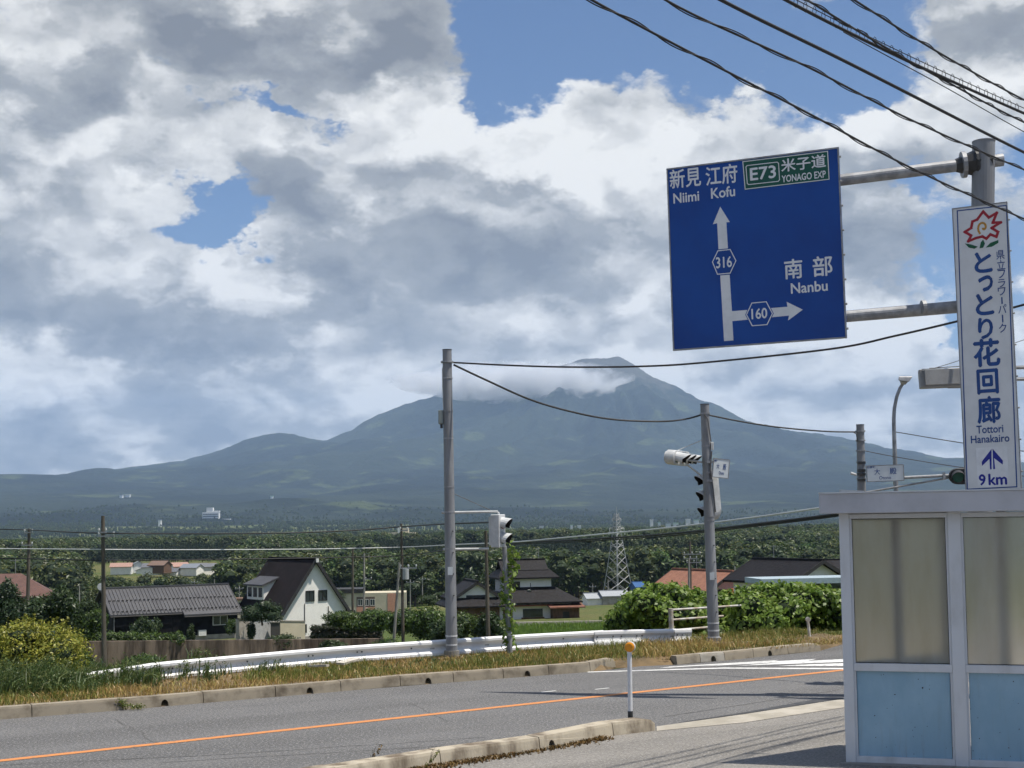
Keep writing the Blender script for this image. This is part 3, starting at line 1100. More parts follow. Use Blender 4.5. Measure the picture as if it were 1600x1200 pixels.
bsr = thing('bus_shelter', 'small bus shelter with frosted panes above light blue panels', 'bus shelter', SO)
sp_ = lambda u, z, t=0.0: SO + SE * u + SB * t + Vector((0, 0, z))
def sbar(a, b, w, h, name, m, par, up=None, bevel=0.004):
    return MB().bar(a, b, w, h, up=up or SB).build(name, m, par, bevel=bevel)
END = 3.62
for u, w in ((0.055, 0.11), (1.21, 0.135), (2.365, 0.135), (3.52, 0.135)):
    MB().bar(sp_(u, 0.0, 0.05), sp_(u, 2.735, 0.05), w, 0.10, up=SB).build('post', M_FRAME, bsr, bevel=0.006)
for k in range(3):
    u0, u1 = (0.11, 1.1425) if k == 0 else (1.2775 + 1.155 * (k - 1), 2.2975 + 1.155 * (k - 1))
    for z, h, nm in ((0.045, 0.075, 'bottom_rail'), (1.05, 0.085, 'sill_rail'), (2.70, 0.05, 'head_rail')):
        MB().bar(sp_(u0, z, 0.05), sp_(u1, z, 0.05), h, 0.075, up=SB).build(nm, M_FRAME, bsr, bevel=0.004)
    pan = MB()
    pan.prism([sp_(u0 + .03, 0.083, 0.055), sp_(u1 - .03, 0.083, 0.055), sp_(u1 - .03, 1.007, 0.055), sp_(u0 + .03, 1.007, 0.055)], SB * 0.012)
    pan.build('lower_panel', M_BLUEP, bsr)
    gl_ = MB()
    gl_.prism([sp_(u0 + .03, 1.093, 0.058), sp_(u1 - .03, 1.093, 0.058), sp_(u1 - .03, 2.675, 0.058), sp_(u0 + .03, 2.675, 0.058)], SB * 0.008)
    gp = gl_.build('frosted_pane', fg, bsr)
    bd = MB()
    for a, b in (((u0 + .012, 0.083), (u0 + .012, 1.007)), ((u1 - .012, 0.083), (u1 - .012, 1.007)), ((u0 + .012, 1.093), (u0 + .012, 2.675)), ((u1 - .012, 1.093), (u1 - .012, 2.675))):
        MB().bar(sp_(*a, 0.05), sp_(*b, 0.05), 0.024, 0.05, up=SB).build('pane_frame', M_FRAME, bsr)
    bd = MB()
    for a, b in (((u0 + .027, 1.093), (u0 + .027, 2.675)), ((u1 - .027, 1.093), (u1 - .027, 2.675)), ((u0 + .03, 2.668), (u1 - .03, 2.668)), ((u0 + .03, 1.098), (u1 - .03, 1.098))):
        bd.bar(sp_(*a, 0.052), sp_(*b, 0.052), 0.006, 0.008, up=SB)
    bd.build('rubber_bead', M_BEAD, bsr)
# fascia and roof: the end follows the road
fa = sp_(-0.20, 2.735, -0.16)
fz = sp_(END + 0.2, 2.735, -0.16)
DEP = 1.75
ba, bz = fa + SL * DEP * 1.05, fz + SB * DEP
rf = MB()
rf.hexa([p + Vector((0, 0, 0.05)) for p in (fa + SB * .03 + SE * .03, fz + SB * .03 - SE * .03, bz - SB * .03 - SE * .03, ba - SB * .02 + SE * .05)] +
        [p + Vector((0, 0, 0.17)) for p in (fa + SB * .03 + SE * .03, fz + SB * .03 - SE * .03, bz - SB * .03 - SE * .03, ba - SB * .02 + SE * .05)])
rf.build('roof', M_FASC, bsr)
for a, b in ((fa, fz), (ba, bz), (fa, ba), (fz, bz)):
    d = (b - a).normalized()
    MB().bar(a + Vector((0, 0, .11)) + d * .016, b + Vector((0, 0, .11)) - d * .016, 0.03, 0.218).build('fascia', M_FASC, bsr, bevel=0.004)
tr_ = MB()
tr_.bar(fa + Vector((0, 0, .226)), fz + Vector((0, 0, .226)), 0.06, 0.014)
tr_.build('roof_trim', M_FRAME, bsr)
sf = MB()
sf.bar(sp_(-.02, 2.739, 0.02), sp_(END, 2.739, 0.02), 0.012, 0.06, up=SB)
sf.build('eaves_trim', M_FRAME, bsr)
for u in (0.70, 1.75, 2.9):
    MB().tube([sp_(u, 2.745, -0.035), sp_(u, 2.745, -0.02)], 0.010, 8).build('screw', M_BEAD, bsr)
# inside: far posts, side wall, bench
for q in (sp_(0.1, 0, 0.02) + SL * 1.62, sp_(1.75, 0, DEP - .35), sp_(3.4, 0, DEP - .35)):
    MB().bar(q, q + Vector((0, 0, 2.74)), 0.11, 0.10, up=SB).build('post', M_FRAME, bsr)
side_a, side_b = sp_(0.09, 0, 0.11), sp_(0.1, 0, 0.02) + SL * 1.56
for z0, z1, m_, nm in ((0.083, 1.007, M_BLUEP, 'lower_panel'), (1.093, 2.675, fg, 'frosted_pane')):
    s_ = MB()
    s_.prism([side_a + Vector((0, 0, z0)), side_b + Vector((0, 0, z0)), side_b + Vector((0, 0, z1)), side_a + Vector((0, 0, z1))], Vector((-SL.y, SL.x, 0)) * 0.01)
    s_.build(nm, m_, bsr)
mid = side_a.lerp(side_b, .5)
MB().bar(mid, mid + Vector((0, 0, 2.73)), 0.08, 0.08, up=SL).build('post', M_FRAME, bsr)
for z in (1.05, 0.045, 2.70):
    MB().bar(side_a + Vector((0, 0, z)), side_b + Vector((0, 0, z)), 0.05, 0.08).build('side_rail', M_FRAME, bsr)
MB().bar(sp_(1.35, 0.43, .32), sp_(3.3, 0.43, .32), 0.34, 0.04).build('bench_seat', M_BENCH, bsr)
for u in (1.5, 2.4, 3.2):
    MB().bar(sp_(u, 0.0, .32), sp_(u, 0.41, .32), 0.05, 0.28, up=SB).build('bench_leg', M_GALV, bsr)
flo = MB()
q4 = (sp_(-.06, 0, -.08), sp_(END + .05, 0, -.08), sp_(END + .05, 0, DEP - .1), sp_(0.0, 0, 0) + SL * 1.72)
flo.hexa([p + Vector((0, 0, -.02)) for p in q4] + [p + Vector((0, 0, .018)) for p in q4])
flo.build('floor_slab', M_FLOOR, bsr)
MB().bar(sp_(-.02, 2.985, .5), sp_(.25, 2.965, .5), .04, .05).build('roof_rod', M_SIGW, bsr)


# ------------------------------------------------------------------ street furniture
def steel_pole(name, label, px, ybase, ytop, Y, r0, r1, m, pxt=None, zb=None):
    b, t = P(px, ybase, Y), P(pxt or px, ytop, Y)
    if zb is not None:
        b = Vector((b.x, b.y, zb))
    root = thing(name, label, 'pole', b)
    MB().tube([b, b.lerp(t, .5), t], [r0, (r0 + r1) / 2, r1], 20).build('pole', m, root)
    MB().tube([t, t + Vector((0, 0, .012))], r1 * 1.06, 20).build('pole_cap', M_DARK, root)
    return root, b, t


def band(root, b, t, py, r, h=0.03, m=None, ax=None):
    """A ring round the pole at a given height in the photo."""
    f = (P(0, 0, 1), 0)
    d = ray(800, py)
    # height on the pole axis seen at row py
    best = min(np.linspace(0, 1, 800), key=lambda k: abs(row_of(b.lerp(t, float(k))) - py))
    p = b.lerp(t, float(best))
    MB().tube([p - Vector((0, 0, h / 2)), p + Vector((0, 0, h / 2))], r, 20).build('band', m or M_GALV, root)
    return p


_CI = (Matrix.Translation((0, 0, EYE)) @ CM).inverted()


def row_of(p):
    q = _CI @ Vector(p)
    return 600 - (q.y / -q.z - SHIFT * 1600 / FPX) * FPX


def px_of(p):
    q = _CI @ Vector(p)
    return q.x / -q.z * FPX + 800


M_LENS = {'red': mat('lens_red', (0.13, 0.012, 0.01), rough=0.2), 'amber': mat('lens_amber', (0.16, 0.07, 0.01), rough=0.2),
          'green': mat('lens_green', (0.005, 0.10, 0.075), rough=0.2)}
M_VIN = mat('visor_inside', (0.012, 0.012, 0.013), rough=0.6)


def signal(name, label, centre, face, across, lenses, pitch, r, m=M_SIGW, depth=0.18, vis=0.26, square=False):
    """Signal head: housing, lenses and visors. face = way it shines, across = way the lenses run."""
    c, f, a = Vector(centre), Vector(face).normalized(), Vector(across).normalized()
    a = (a - f * a.dot(f)).normalized()
    u = f.cross(a)
    if u.z < 0:
        u = -u
    up = Vector((0, 0, 1)) - f * f.z
    up.normalize()
    root = thing(name, label, 'traffic signal', c)
    n = len(lenses)
    L = pitch * n + 0.06
    Wd = r * 2 + 0.09
    b = MB()
    ring = []
    hw, hl = Wd / 2, L / 2
    if square:
        out = [(-hl, -hw), (hl, -hw), (hl, hw), (-hl, hw)]
    else:
        out = [(-hl + hw * math.cos(R(k)) * -1 * 0 + (hw - hw) - 0, 0) for k in ()]
        out = []
        for k in range(9):
            an = R(-90 + 22.5 * k)
            out.append((hl - hw + hw * math.cos(an), hw * math.sin(an)))
        for k in range(9):
            an = R(90 + 22.5 * k)
            out.append((-hl + hw + hw * math.cos(an), hw * math.sin(an)))
    side = a.cross(f)
    b.prism([c + a * x + side * y - f * depth for x, y in out], f * depth)
    b.build('housing', m, root, bevel=0.012)
    bk = MB()
    bk.prism([c + a * x * .86 + side * y * .8 - f * (depth + .05) for x, y in out], f * 0.049)
    bk.build('back_cover', m, root)
    for i, col in enumerate(lenses):
        q = c + a * (pitch * (i - (n - 1) / 2))
        MB().tube([q + f * 0.001, q + f * 0.02], r * 0.94, 20).build('lens', M_LENS[col], root)
        v = MB()
        vs, fs = [], []
        sd = f.cross(up)
        K = 14
        for k in range(K + 1):
            an = R(-35 + 250 * k / K)
            o = sd * math.cos(an) + up * math.sin(an)
            ln = vis * (0.55 + 0.45 * max(0, math.sin(an)))
            drop = up * (-0.035)
            vs += [q + o * r * 1.0 + f * 0.002, q + o * r * 1.06 + f * ln + drop, q + o * r * 1.10 + f * ln + drop, q + o * r * 1.09 + f * 0.002]
        for k in range(K):
            A, B = k * 4, (k + 1) * 4
            fs += [(A, B, B + 1, A + 1), (A + 1, B + 1, B + 2, A + 2), (A + 2, B + 2, B + 3, A + 3)]
        fs += [(0, 1, 2, 3), (K * 4 + 3, K * 4 + 2, K * 4 + 1, K * 4)]
        v.add(vs, fs)
        vo = v.build('visor', m, root, smooth=False)
        vo.data.materials.append(M_VIN)
        for p in vo.data.polygons:
            if p.index < K * 3 and p.index % 3 == 0:
                p.material_index = 1
    return root


# --- pole in front of the guardrail (left of centre)
YA = G(706, 1029).y
pa, pab, pat_ = steel_pole('signal_pole', 'tall grey steel pole standing in the grass before the guardrail', 706, 1029, 547, YA, 0.115, 0.092, M_POLEG, pxt=698.5, zb=0.10)
for y in (591, 642, 685, 761, 800, 857):
    band(pa, pab, pat_, y, 0.108 if y > 700 else 0.103)
M_STRIPE = mat('pale_band', (0.55, 0.56, 0.57), rough=0.5)
for y, h in ((993.5, .03), (1007.5, .03)):
    band(pa, pab, pat_, y, 0.1185, h, M_STRIPE)
cl = band(pa, pab, pat_, 566, 0.13, 0.035)
bx = P(689, 652, YA)
MB().box(bx, (0.10, 0.14, 0.28)).build('control_box', mat('box_grey', (0.22, 0.25, 0.24), rough=0.5), pa, bevel=0.01)
MB().box(bx + Vector((0.01, 0, -0.18)), (0.05, 0.07, 0.08)).build('box_connector', M_DARK, pa)
MB().tube([P(691.5, 575, YA), P(692, 610, YA - .02), P(694, 655, YA - .03)], 0.014, 8).build('conduit', M_SIGW, pa)
for a, b in (((690, 801), (778, 799.5)), ((692, 858.5), (764, 857.5))):
    MB().tube([P(*a, YA), P(*b, YA)], 0.026, 10).build('bracket_arm', M_SIGW, pa)
MB().tube([P(776, 799.5, YA), P(779, 802, YA), P(779, 812, YA)], 0.026, 10).build('bracket_arm', M_SIGW, pa)
MB().tube([P(706, 770, YA), P(766, 797, YA)], 0.008, 6).build('stay_wire', M_GREYW, pa)
# pedestrian signal hung from it, facing right
ps = P(785, 829.5, YA)
signal('pedestrian_signal', 'white two-lamp pedestrian signal facing right above a vine-covered post', ps, (0.92, -0.38, 0), (0, 0, 1), ['green', 'red'], 0.30, 0.115, depth=0.19, vis=0.21, square=True)
# vine-covered post under it
vp = thing('signal_post', 'thin grey signal post overgrown with climbing vine', 'post', Vector((P(797, 1018, YA + .3).x, YA + .3, 0.0)))
b, t = P(797, 1020, YA + .3), P(788, 853, YA + .3)
MB().tube([b, t], [0.055, 0.05], 14).build('pole', M_POLEG, vp)
MB().tube([b.lerp(t, .16), b.lerp(t, .185)], 0.058, 14).build('band', M_STRIPE, vp)

# --- middle pole with the two three-lamp signals
YB = G(1116, 1006).y
pb, pbb, pbt = steel_pole('signal_pole', 'grey signal pole beside the kudzu hedge carrying signals and a name plate', 1115.5, 1006, 632, YB, 0.125, 0.095, M_POLEG, pxt=1101, zb=0.08)
for y, r in ((646, .115), (697, .107), (721, .112), (807, .118), (813, .118)):
    band(pb, pbb, pbt, y, r)
for y, h in ((973, .03), (985, .035), (995, .03)):
    band(pb, pbb, pbt, y, 0.128, h, M_STRIPE)
MB().box(P(1112.5, 697, YB - .05), (0.06, 0.10, 0.17)).build('control_box', M_SIGW, pb, bevel=0.008)
MB().tube([P(1101, 648, YB - .12), P(1106, 655, YB - .12), P(1111, 690, YB - .1)], 0.012, 8).build('conduit', M_GREYW, pb)
MB().tube([P(1112, 705, YB - .1), P(1110, 735, YB - .14), P(1114, 760, YB - .1), P(1118, 800, YB - .05)], 0.016, 8).build('conduit', M_GREYW, pb)
for a, b in (((1068, 718), (1104, 723)), ((1075, 727), (1101, 747))):
    MB().tube([P(*a, YB + .05), P(*b, YB)], 0.022, 10).build('bracket_arm', M_SIGW, pb)
MB().tube([P(1103, 685, YB), P(1058, 704, YB + .1)], 0.010, 6).build('stay_wire', M_SIGW, pb)
for y in (722, 738, 751):
    MB().box(P(1109, y, YB - .1), (0.14, 0.06, 0.05)).build('clamp', M_GALV, pb)
signal('traffic_signal', 'white three-lamp traffic signal on a bracket left of the middle pole', P(1066, 716, YB + .1), (0.86, -0.46, -0.10), (0.36, 0.93, 0), ['green', 'amber', 'red'], 0.33, 0.115, depth=0.2, vis=0.32)
signal('traffic_signal', 'upright three-lamp signal facing left behind the middle pole', P(1107, 774, YB + .18), (-0.90, -0.42, -0.08), (0.0, 0.0, 1), ['green', 'amber', 'red'], 0.345, 0.125, depth=0.16, vis=0.30)
M_PLATE = mat('name_plate_white', (0.62, 0.66, 0.68), (0.56, 0.60, 0.62), rough=0.45)


def name_plate(label, tl, tr, bl, br, Yl, Yr, items, frame=True):
    pl = Plane(P(*tl, Yl), P(*tr, Yr), P(*bl, Yl), P(*br, Yr))
    root = thing('name_plate', label, 'sign', pl.pt(pl.w / 2, 0))
    b = MB()
    b.prism([pl.pt(0, 0, -.02), pl.pt(pl.w, 0, -.02), pl.pt(pl.w, pl.h, -.02), pl.pt(0, pl.h, -.02)], pl.n * .02)
    b.build('panel', M_PLATE, root)
    b = MB()
    for q, w in (((0, 0), (pl.w, 0)), ((0, pl.h), (pl.w, pl.h)), ((0, 0), (0, pl.h)), ((pl.w, 0), (pl.w, pl.h))):
        b.bar(pl.pt(*q, -.01), pl.pt(*w, -.01), 0.018, 0.03, up=pl.n)
    b.build('edge_frame', M_GALV, root)
    for body, p0, p1, h in items:
        pl.text(body, p0, p1, h, 0.002, M_SIGN_INK, root, 0.012)
    return root


W6 = lambda x, y: (1000 + x / 6, 620 + y / 6)
W5 = lambda x, y: (1300 + x / 5.4545, 560 + y / 5.4545)
name_plate('white name plate reading Otono fixed to the middle pole', W6(683, 575), W6(833, 593), W6(688, 752), W6(834, 765), YB - .12, YB - .05,
           [('大', W6(716, 672), W6(742, 672), 8), ('殿', W6(776, 682), W6(806, 684), 8.5), ('Otono', W6(738, 727), W6(787, 731), 5.2), ('伯耆町', W6(692, 606), W6(722, 609), 3.2)])

# --- right pole behind the shelter
YC = 30.5
pc, pcb, pct = steel_pole('signal_pole', 'slender grey pole rising behind the bus shelter roof', 1352, 1010, 664, YC, 0.115, 0.088, M_POLEG, pxt=1344, zb=0.0)
for y in (674, 688, 704, 722, 740, 748):
    band(pc, pcb, pct, y, 0.112)
for y in (723, 735, 741, 750):
    MB().box(P(1346 + (y % 3), y, YC - .1), (0.17, 0.07, 0.055)).build('clamp', M_DARK, pc)
MB().tube([P(1329, 739, YC - .15), P(1338, 742, YC - .1)], 0.03, 8).build('stub_arm', M_SIGW, pc)
MB().tube([P(1333, 675, YC - .1), P(1338, 678, YC - .1), P(1340, 690, YC - .1)], 0.012, 6).build('conduit', M_DARK, pc)
MB().tube([P(1410, 746.5, YC - .1), P(1520, 741, YC - .3)], 0.035, 10).build('bracket_arm', M_GALV, pc)
MB().tube([P(1349, 770, YC), P(1400, 761, YC - .1), P(1480, 747, YC - .2), P(1520, 744, YC - .3)], 0.022, 8).build('bracket_arm', M_GALV, pc)
for x, y in ((1475, 744), (1491, 743)):
    MB().box(P(x, y, YC - .28), (0.05, 0.06, 0.16)).build('clamp', M_GALV, pc)
name_plate('white name plate reading Otono on the pole behind the shelter', W5(296, 916), W5(608, 905), W5(298, 1052), W5(615, 1040), YC - .25, YC - .35,
           [('大', W5(362, 992), W5(410, 990), 9), ('殿', W5(493, 988), W5(551, 986), 9.5), ('Otono', W5(403, 1032), W5(503, 1027), 5), ('伯耆町', W5(296, 938), W5(370, 935), 3.6)])
signal('traffic_signal', 'traffic signal with green lens half hidden behind the tall white sign', P(1521, 744, YC - .45), (-0.22, -0.97, -0.1), (0.97, -0.22, 0), ['green', 'amber', 'red'], 0.33, 0.135, m=M_DARK, depth=0.16, vis=0.22)

# --- big signal close by, seen from behind, on arms from the right
YD = 21.6
bg = signal('traffic_signal', 'large traffic signal seen from behind left of the tall white sign', P(1487, 592, YD), (0.10, 0.98, -0.12), (1, -0.10, 0.02), ['green', 'amber', 'red'], 0.33, 0.105, m=mat('signal_grey', (0.30, 0.305, 0.31), (0.24, 0.24, 0.245), rough=0.5), depth=0.14, vis=0.26, square=True)
MB().box(P(1490, 578, YD) + Vector((0, 0.02, 0)), (1.06, 0.24, 0.035)).build('top_cover', M_SIGW, bg)
for x0, x1 in ((1441, 1473), (1476, 1508), (1511, 1543)):
    h_ = MB()
    h_.hexa([P(x0 + 5, 607, YD - .06), P(x1 - 4, 606.5, YD - .06), P(x1 - 4, 605, YD + .1), P(x0 + 5, 605.5, YD + .1)] + [P(x0, 600, YD - .09), P(x1, 599, YD - .09), P(x1, 598, YD + .1), P(x0, 599, YD + .1)])
    h_.build('lower_cowl', MATS['signal_grey'], bg)
MB().tube([P(1452, 575.5, YD - .02), P(1520, 571, YD - .02)], 0.008, 6).build('top_rail', M_GREYW, bg)
MB().tube([P(1481, 592, YD - .10), P(1484, 586, YD - .14), P(1489, 584, YD - .12)], 0.010, 6).build('cable_loop', M_BLACK, bg)
for y0, y1 in ((575, 573), (591, 594)):
    MB().tube([P(1530, y0, YD + .05), P(1680, y1, YD + .05)], 0.030, 8).build('support_arm', M_GALV, bg)
rp = thing('signal_pole', 'grey pole just outside the right edge holding the large signal', 'pole', Vector((P(1682, 800, YD + .05).x, YD + .05, 0)))
MB().tube([Vector((P(1682, 800, YD + .05).x, YD + .05, 0)), P(1676, 480, YD + .05)], [0.12, 0.10], 16).build('pole', M_POLEG, rp)

# --- street lamp
YL = 33.0
lpb = P(1402, 1006, YL)
sl = thing('street_lamp', 'curved grey street lamp standing behind the shelter roof', 'street lamp', Vector((lpb.x, YL, 0)))
pth = [Vector((lpb.x, YL, 0)), P(1400, 768, YL), P(1397, 675, YL), P(1396.5, 655, YL), P(1397.5, 638, YL), P(1401, 620, YL), P(1406, 607, YL), P(1411, 599, YL)]
MB().tube(pth, [0.075, 0.062, 0.05, 0.048, 0.045, 0.043, 0.041, 0.04], 12).build('pole', M_GALV, sl)
c = P(1414, 594, YL)
h = MB()
tp = [P(1404.5, 588.5, YL - .15), P(1426, 588.5, YL - .15), P(1425, 587.5, YL + .2), P(1406, 587.5, YL + .2)]
bt = [P(1403.5, 594, YL - .17), P(1420, 597, YL - .17), P(1419, 596, YL + .2), P(1405, 595, YL + .2)]
h.hexa(bt + tp)
h.build('lamp_head', M_GALV, sl, bevel=0.01)
h = MB()
h.hexa([P(1408, 601, YL - .1), P(1415, 601, YL - .1), P(1415, 600, YL + .14), P(1408, 600, YL + .14)] + [P(1405.5, 595.2, YL - .14), P(1418.5, 597, YL - .14), P(1418, 596.3, YL + .17), P(1406, 595.5, YL + .17)])
h.build('lamp_glass', mat('lamp_cover', (0.35, 0.34, 0.30), rough=0.3), sl)

# --- guardrail
GR = [(100, 1055), (170, 1046.5), (242, 1035), (400, 1021), (525, 1010.3), (697, 999), (830, 990.5), (940, 984.8), (990, 983.8), (1078, 982)]


def rail_y(px):
    d = ray(px, 900)
    n_ = RNRM
    q = RAIL0 + n_ * 0.25
    return (q.dot(n_)) / (d.x / d.y * n_.x + n_.y)


GR = [(x, y, rail_y(x)) for x, y in GR]
gtop = [P(*k) for k in GR]
M_RAIL = mat('rail_white_paint', (0.80, 0.80, 0.80), (0.66, 0.66, 0.65), scale=2.5, rough=0.4, lo=0.5, hi=0.8, detail=7)
M_RAILP = mat('rail_post_paint', (0.50, 0.51, 0.52), (0.36, 0.35, 0.33), scale=4, rough=0.5)
gr = thing('guardrail', 'long white W-beam guardrail along the verge of the road', 'guardrail', Vector((gtop[5].x, gtop[5].y, hz(gtop[5].x, gtop[5].y))))
gc = [0.0]
for a, b in zip(gtop, gtop[1:]):
    gc.append(gc[-1] + (b - a).length)


def rail_at(s):
    for i in range(len(gtop) - 1):
        if s <= gc[i + 1] or i == len(gtop) - 2:
            return gtop[i].lerp(gtop[i + 1], (s - gc[i]) / (gc[i + 1] - gc[i]))


PROF = [(a, b * .9) for a, b in [(0.0, 0.0), (0.035, -0.008), (0.055, -0.035), (0.055, -0.085), (0.040, -0.105), (-0.012, -0.15), (-0.018, -0.185), (-0.012, -0.215), (0.040, -0.262),
        (0.055, -0.282), (0.055, -0.332), (0.035, -0.357), (0.0, -0.365)]]


def beam(s0, s1, lift, flat_end=False):
    n = max(2, int((s1 - s0) / 0.45))
    vs, fs = [], []
    k = len(PROF)
    for i in range(n + 1):
        s = s0 + (s1 - s0) * i / n
        p = rail_at(s)
        d = (rail_at(min(s + .2, gc[-1])) - rail_at(max(s - .2, 0))).normalized()
        nn = Vector((d.y, -d.x, 0)).normalized()
        for o, z in PROF:
            if flat_end:
                o = o * 0.3 + 0.045
            vs.append(p + nn * (o + lift) + Vector((0, 0, z)))
        for o, z in PROF:
            if flat_end:
                o = o * 0.3 + 0.045
            vs.append(p + nn * (o + lift - 0.005) + Vector((0, 0, z)))
    for i in range(n):
        A, B = i * 2 * k, (i + 1) * 2 * k
        for q in range(k - 1):
            fs.append((A + q, A + q + 1, B + q + 1, B + q))
            fs.append((A + k + q, B + k + q, B + k + q + 1, A + k + q + 1))
        fs += [(A, B, B + k, A + k), (A + k - 1, A + 2 * k - 1, B + 2 * k - 1, B + k - 1)]
    fs += [tuple(range(k)) + tuple(range(2 * k - 1, k - 1, -1)), tuple(n * 2 * k + q for q in range(k)) + tuple(n * 2 * k + q for q in range(2 * k - 1, k - 1, -1))]
    return MB().add(vs, fs)


def rail_s(px):
    return float(np.interp(px, [k[0] for k in GR], gc))


jo = [0.0, rail_s(265), rail_s(560), rail_s(790), rail_s(932)]
for i in range(4):
    beam(jo[i], min(jo[i + 1] + 0.16, gc[-1]), 0.006 * (i % 2)).build('beam', M_RAIL, gr)
beam(rail_s(926), rail_s(1000), 0.016, True).build('joint_plate', M_RAIL, gr)
beam(rail_s(985), rail_s(1056), 0.0).build('beam', M_RAIL, gr)
beam(rail_s(1051), gc[-1], 0.008, True).build('end_plate', M_RAIL, gr)
for px in (300, 440, 555, 675, 760, 820, 876, 968, 1050):
    p = rail_at(rail_s(px))
    d = RNRM
    MB().tube([Vector((p.x, p.y, hz(p.x, p.y) - .1)) + d * .10, p + d * .10 + Vector((0, 0, -.02))], 0.06, 12).build('post', M_RAILP, gr)
    MB().bar(p + d * .015 + Vector((0, 0, -.185)), p + d * .10 + Vector((0, 0, -.185)), 0.10, 0.12).build('spacer', M_RAILP, gr)
for px in (262, 268, 385, 480, 487, 556, 563, 640, 700, 787, 793, 878, 930, 955, 968, 992, 1000, 1055, 1063):
    p = rail_at(rail_s(px))
    nn = Vector((RDIR.y, -RDIR.x, 0))
    for z in (-0.13, -0.24):
        q = p + Vector((0, 0, z)) + nn * (0.024 if px < 926 else 0.06)
        MB().tube([q, q + nn * .014], 0.016, 6).build('bolt', M_DARK, gr)

# --- pipe railing beside the middle pole
M_PIPE = mat('pipe_white', (0.55, 0.55, 0.53), (0.36, 0.30, 0.22), scale=5, rough=0.6)
YF = 31.0
pr = thing('pipe_railing', 'white three-rail pipe railing half buried in the kudzu', 'railing', Vector((P(1049, 1006, YF).x, YF, hz(P(1049, 1006, YF).x, YF))))
MB().tube([P(1050, 1006, YF), P(1048, 951, YF)], 0.055, 12).build('post', M_PIPE, pr)
for a, b in (((1049, 953, YF), (1172, 945, YF + 1.6)), ((1050, 968.5, YF), (1130, 962.5, YF + 1)), ((1052, 985, YF), (1112, 979.5, YF + .8)), ((1052, 998, YF), (1112, 994.5, YF + .8))):
    MB().tube([P(*a), P(*b)], 0.024, 8).build('rail', M_PIPE, pr)
wp = P(1266, 1004, 29.3)
w_ = thing('marker_post', 'thin white marker post with a round cap in front of the kudzu', 'post', Vector((wp.x, wp.y, 0.0)))
MB().tube([Vector((wp.x, wp.y, 0.0)), P(1262.5, 972, 29.3)], 0.03, 10).build('post', M_PIPE, w_)
c = P(1262.5, 968, 29.3)
MB().tube([c + Vector((0, -.02, 0)), c + Vector((0, .02, 0))], 0.055, 14).build('reflector', M_PIPE, w_)

# --- orange delineator on the end of the near kerb
db = G(985, 1120, 0.16)
dl = thing('delineator_post', 'slim white post with round orange reflector on the kerb end', 'post', db)
M_DPOST = mat('delineator_white', (0.66, 0.67, 0.69), (0.55, 0.56, 0.58), scale=6, rough=0.5)
M_ORB = mat('reflector_orange', (0.75, 0.30, 0.015), (0.66, 0.25, 0.012), scale=30, rough=0.35)
tp = P(983.5, 1016, db.y)
MB().tube([db + Vector((0, 0, 0.05)), tp], 0.030, 14).build('post', M_DPOST, dl)
MB().tube([db - Vector((0, 0, .04)), db + Vector((0, 0, .075))], 0.034, 14).build('base_sleeve', M_DARK, dl)
MB().tube([tp, tp + Vector((0, 0, .035))], 0.032, 14).build('neck', mat('neck_grey', (0.13, 0.13, 0.13), rough=0.6), dl)
c = P(984, 1011, db.y)
f = Vector((-0.30, -0.95, 0)).normalized()
MB().tube([c - f * .045, c + f * .010], 0.068, 24).build('reflector_housing', M_STRIPE, dl, smooth=False)
MB().tube([c + f * .0102, c + f * .03, c + f * .038], [0.064, 0.062, 0.045], 24).build('reflector', M_ORB, dl)


# ------------------------------------------------------------------ wires
def smooth_path(kn, n=10):
    kn = [Vector(k) for k in kn]
    kn = [kn[0] * 2 - kn[1]] + kn + [kn[-1] * 2 - kn[-2]]
    out = []
    for i in range(1, len(kn) - 2):
        a, b, c, d = kn[i - 1:i + 3]
        for k in range(n):
            t = k / n
            out.append(0.5 * (2 * b + (c - a) * t + (2 * a - 5 * b + 4 * c - d) * t * t + (3 * b - a - 3 * c + d) * t ** 3))
    out.append(kn[-2])
    return out


def wire(label, knots, r, m=M_BLACK, twist=0, name='cable', n=10, cat='cable'):
    pts = smooth_path([P(*k) for k in knots], n)
    b = MB()
    b.tube(pts, r, 6)
    o = b.build(name, m)
    tag(o, label, cat)
    if twist:
        c = MB()
        L = 0.0
        q = []
        dense = smooth_path([P(*k) for k in knots], 60)
        for i, p in enumerate(dense):
            if i:
                L += (p - dense[i - 1]).length
            d = (dense[min(i + 1, len(dense) - 1)] - dense[max(i - 1, 0)]).normalized()
            s = d.cross(Vector((0, 0, 1))).normalized()
            u = s.cross(d)
            an = L * 2 * math.pi / twist
            q.append(p + (s * math.cos(an) + u * math.sin(an)) * r * 1.9)
        c.tube(q, r * 0.55, 5)
        c.build('lashing', m, o)
    return o


# lines overhead at the upper right, running away to the right
NEAR = 0.66
near = lambda ks: [(a, b, c * NEAR) for a, b, c in ks]
wire('lowest overhead cable passing across the big sign pole', near([(700, -130, 15.5), (925, 0, 17.5), (1119, 103, 19.3), (1263, 177, 21), (1425, 263, 23.5), (1600, 342, 27), (1750, 405, 30)]), NEAR * 0.018, twist=1.1)
wire('second overhead cable ending near the sign pole top', near([(850, -130, 16), (1040, 0, 18), (1263, 105, 20), (1425, 188, 22.5), (1600, 265, 26), (1760, 328, 29)]), NEAR * 0.017, twist=1.25)
wire('thick single overhead cable third from the bottom', near([(900, -128, 16), (1127, 0, 18), (1337, 104, 20.5), (1600, 238, 25), (1760, 312, 28)]), NEAR * 0.026)
o = wire('overhead cable bundle hung with small wire rings', near([(1000, -130, 16), (1228, 0, 18), (1420, 96, 20.5), (1600, 177, 24), (1760, 246, 27)]), NEAR * 0.024)
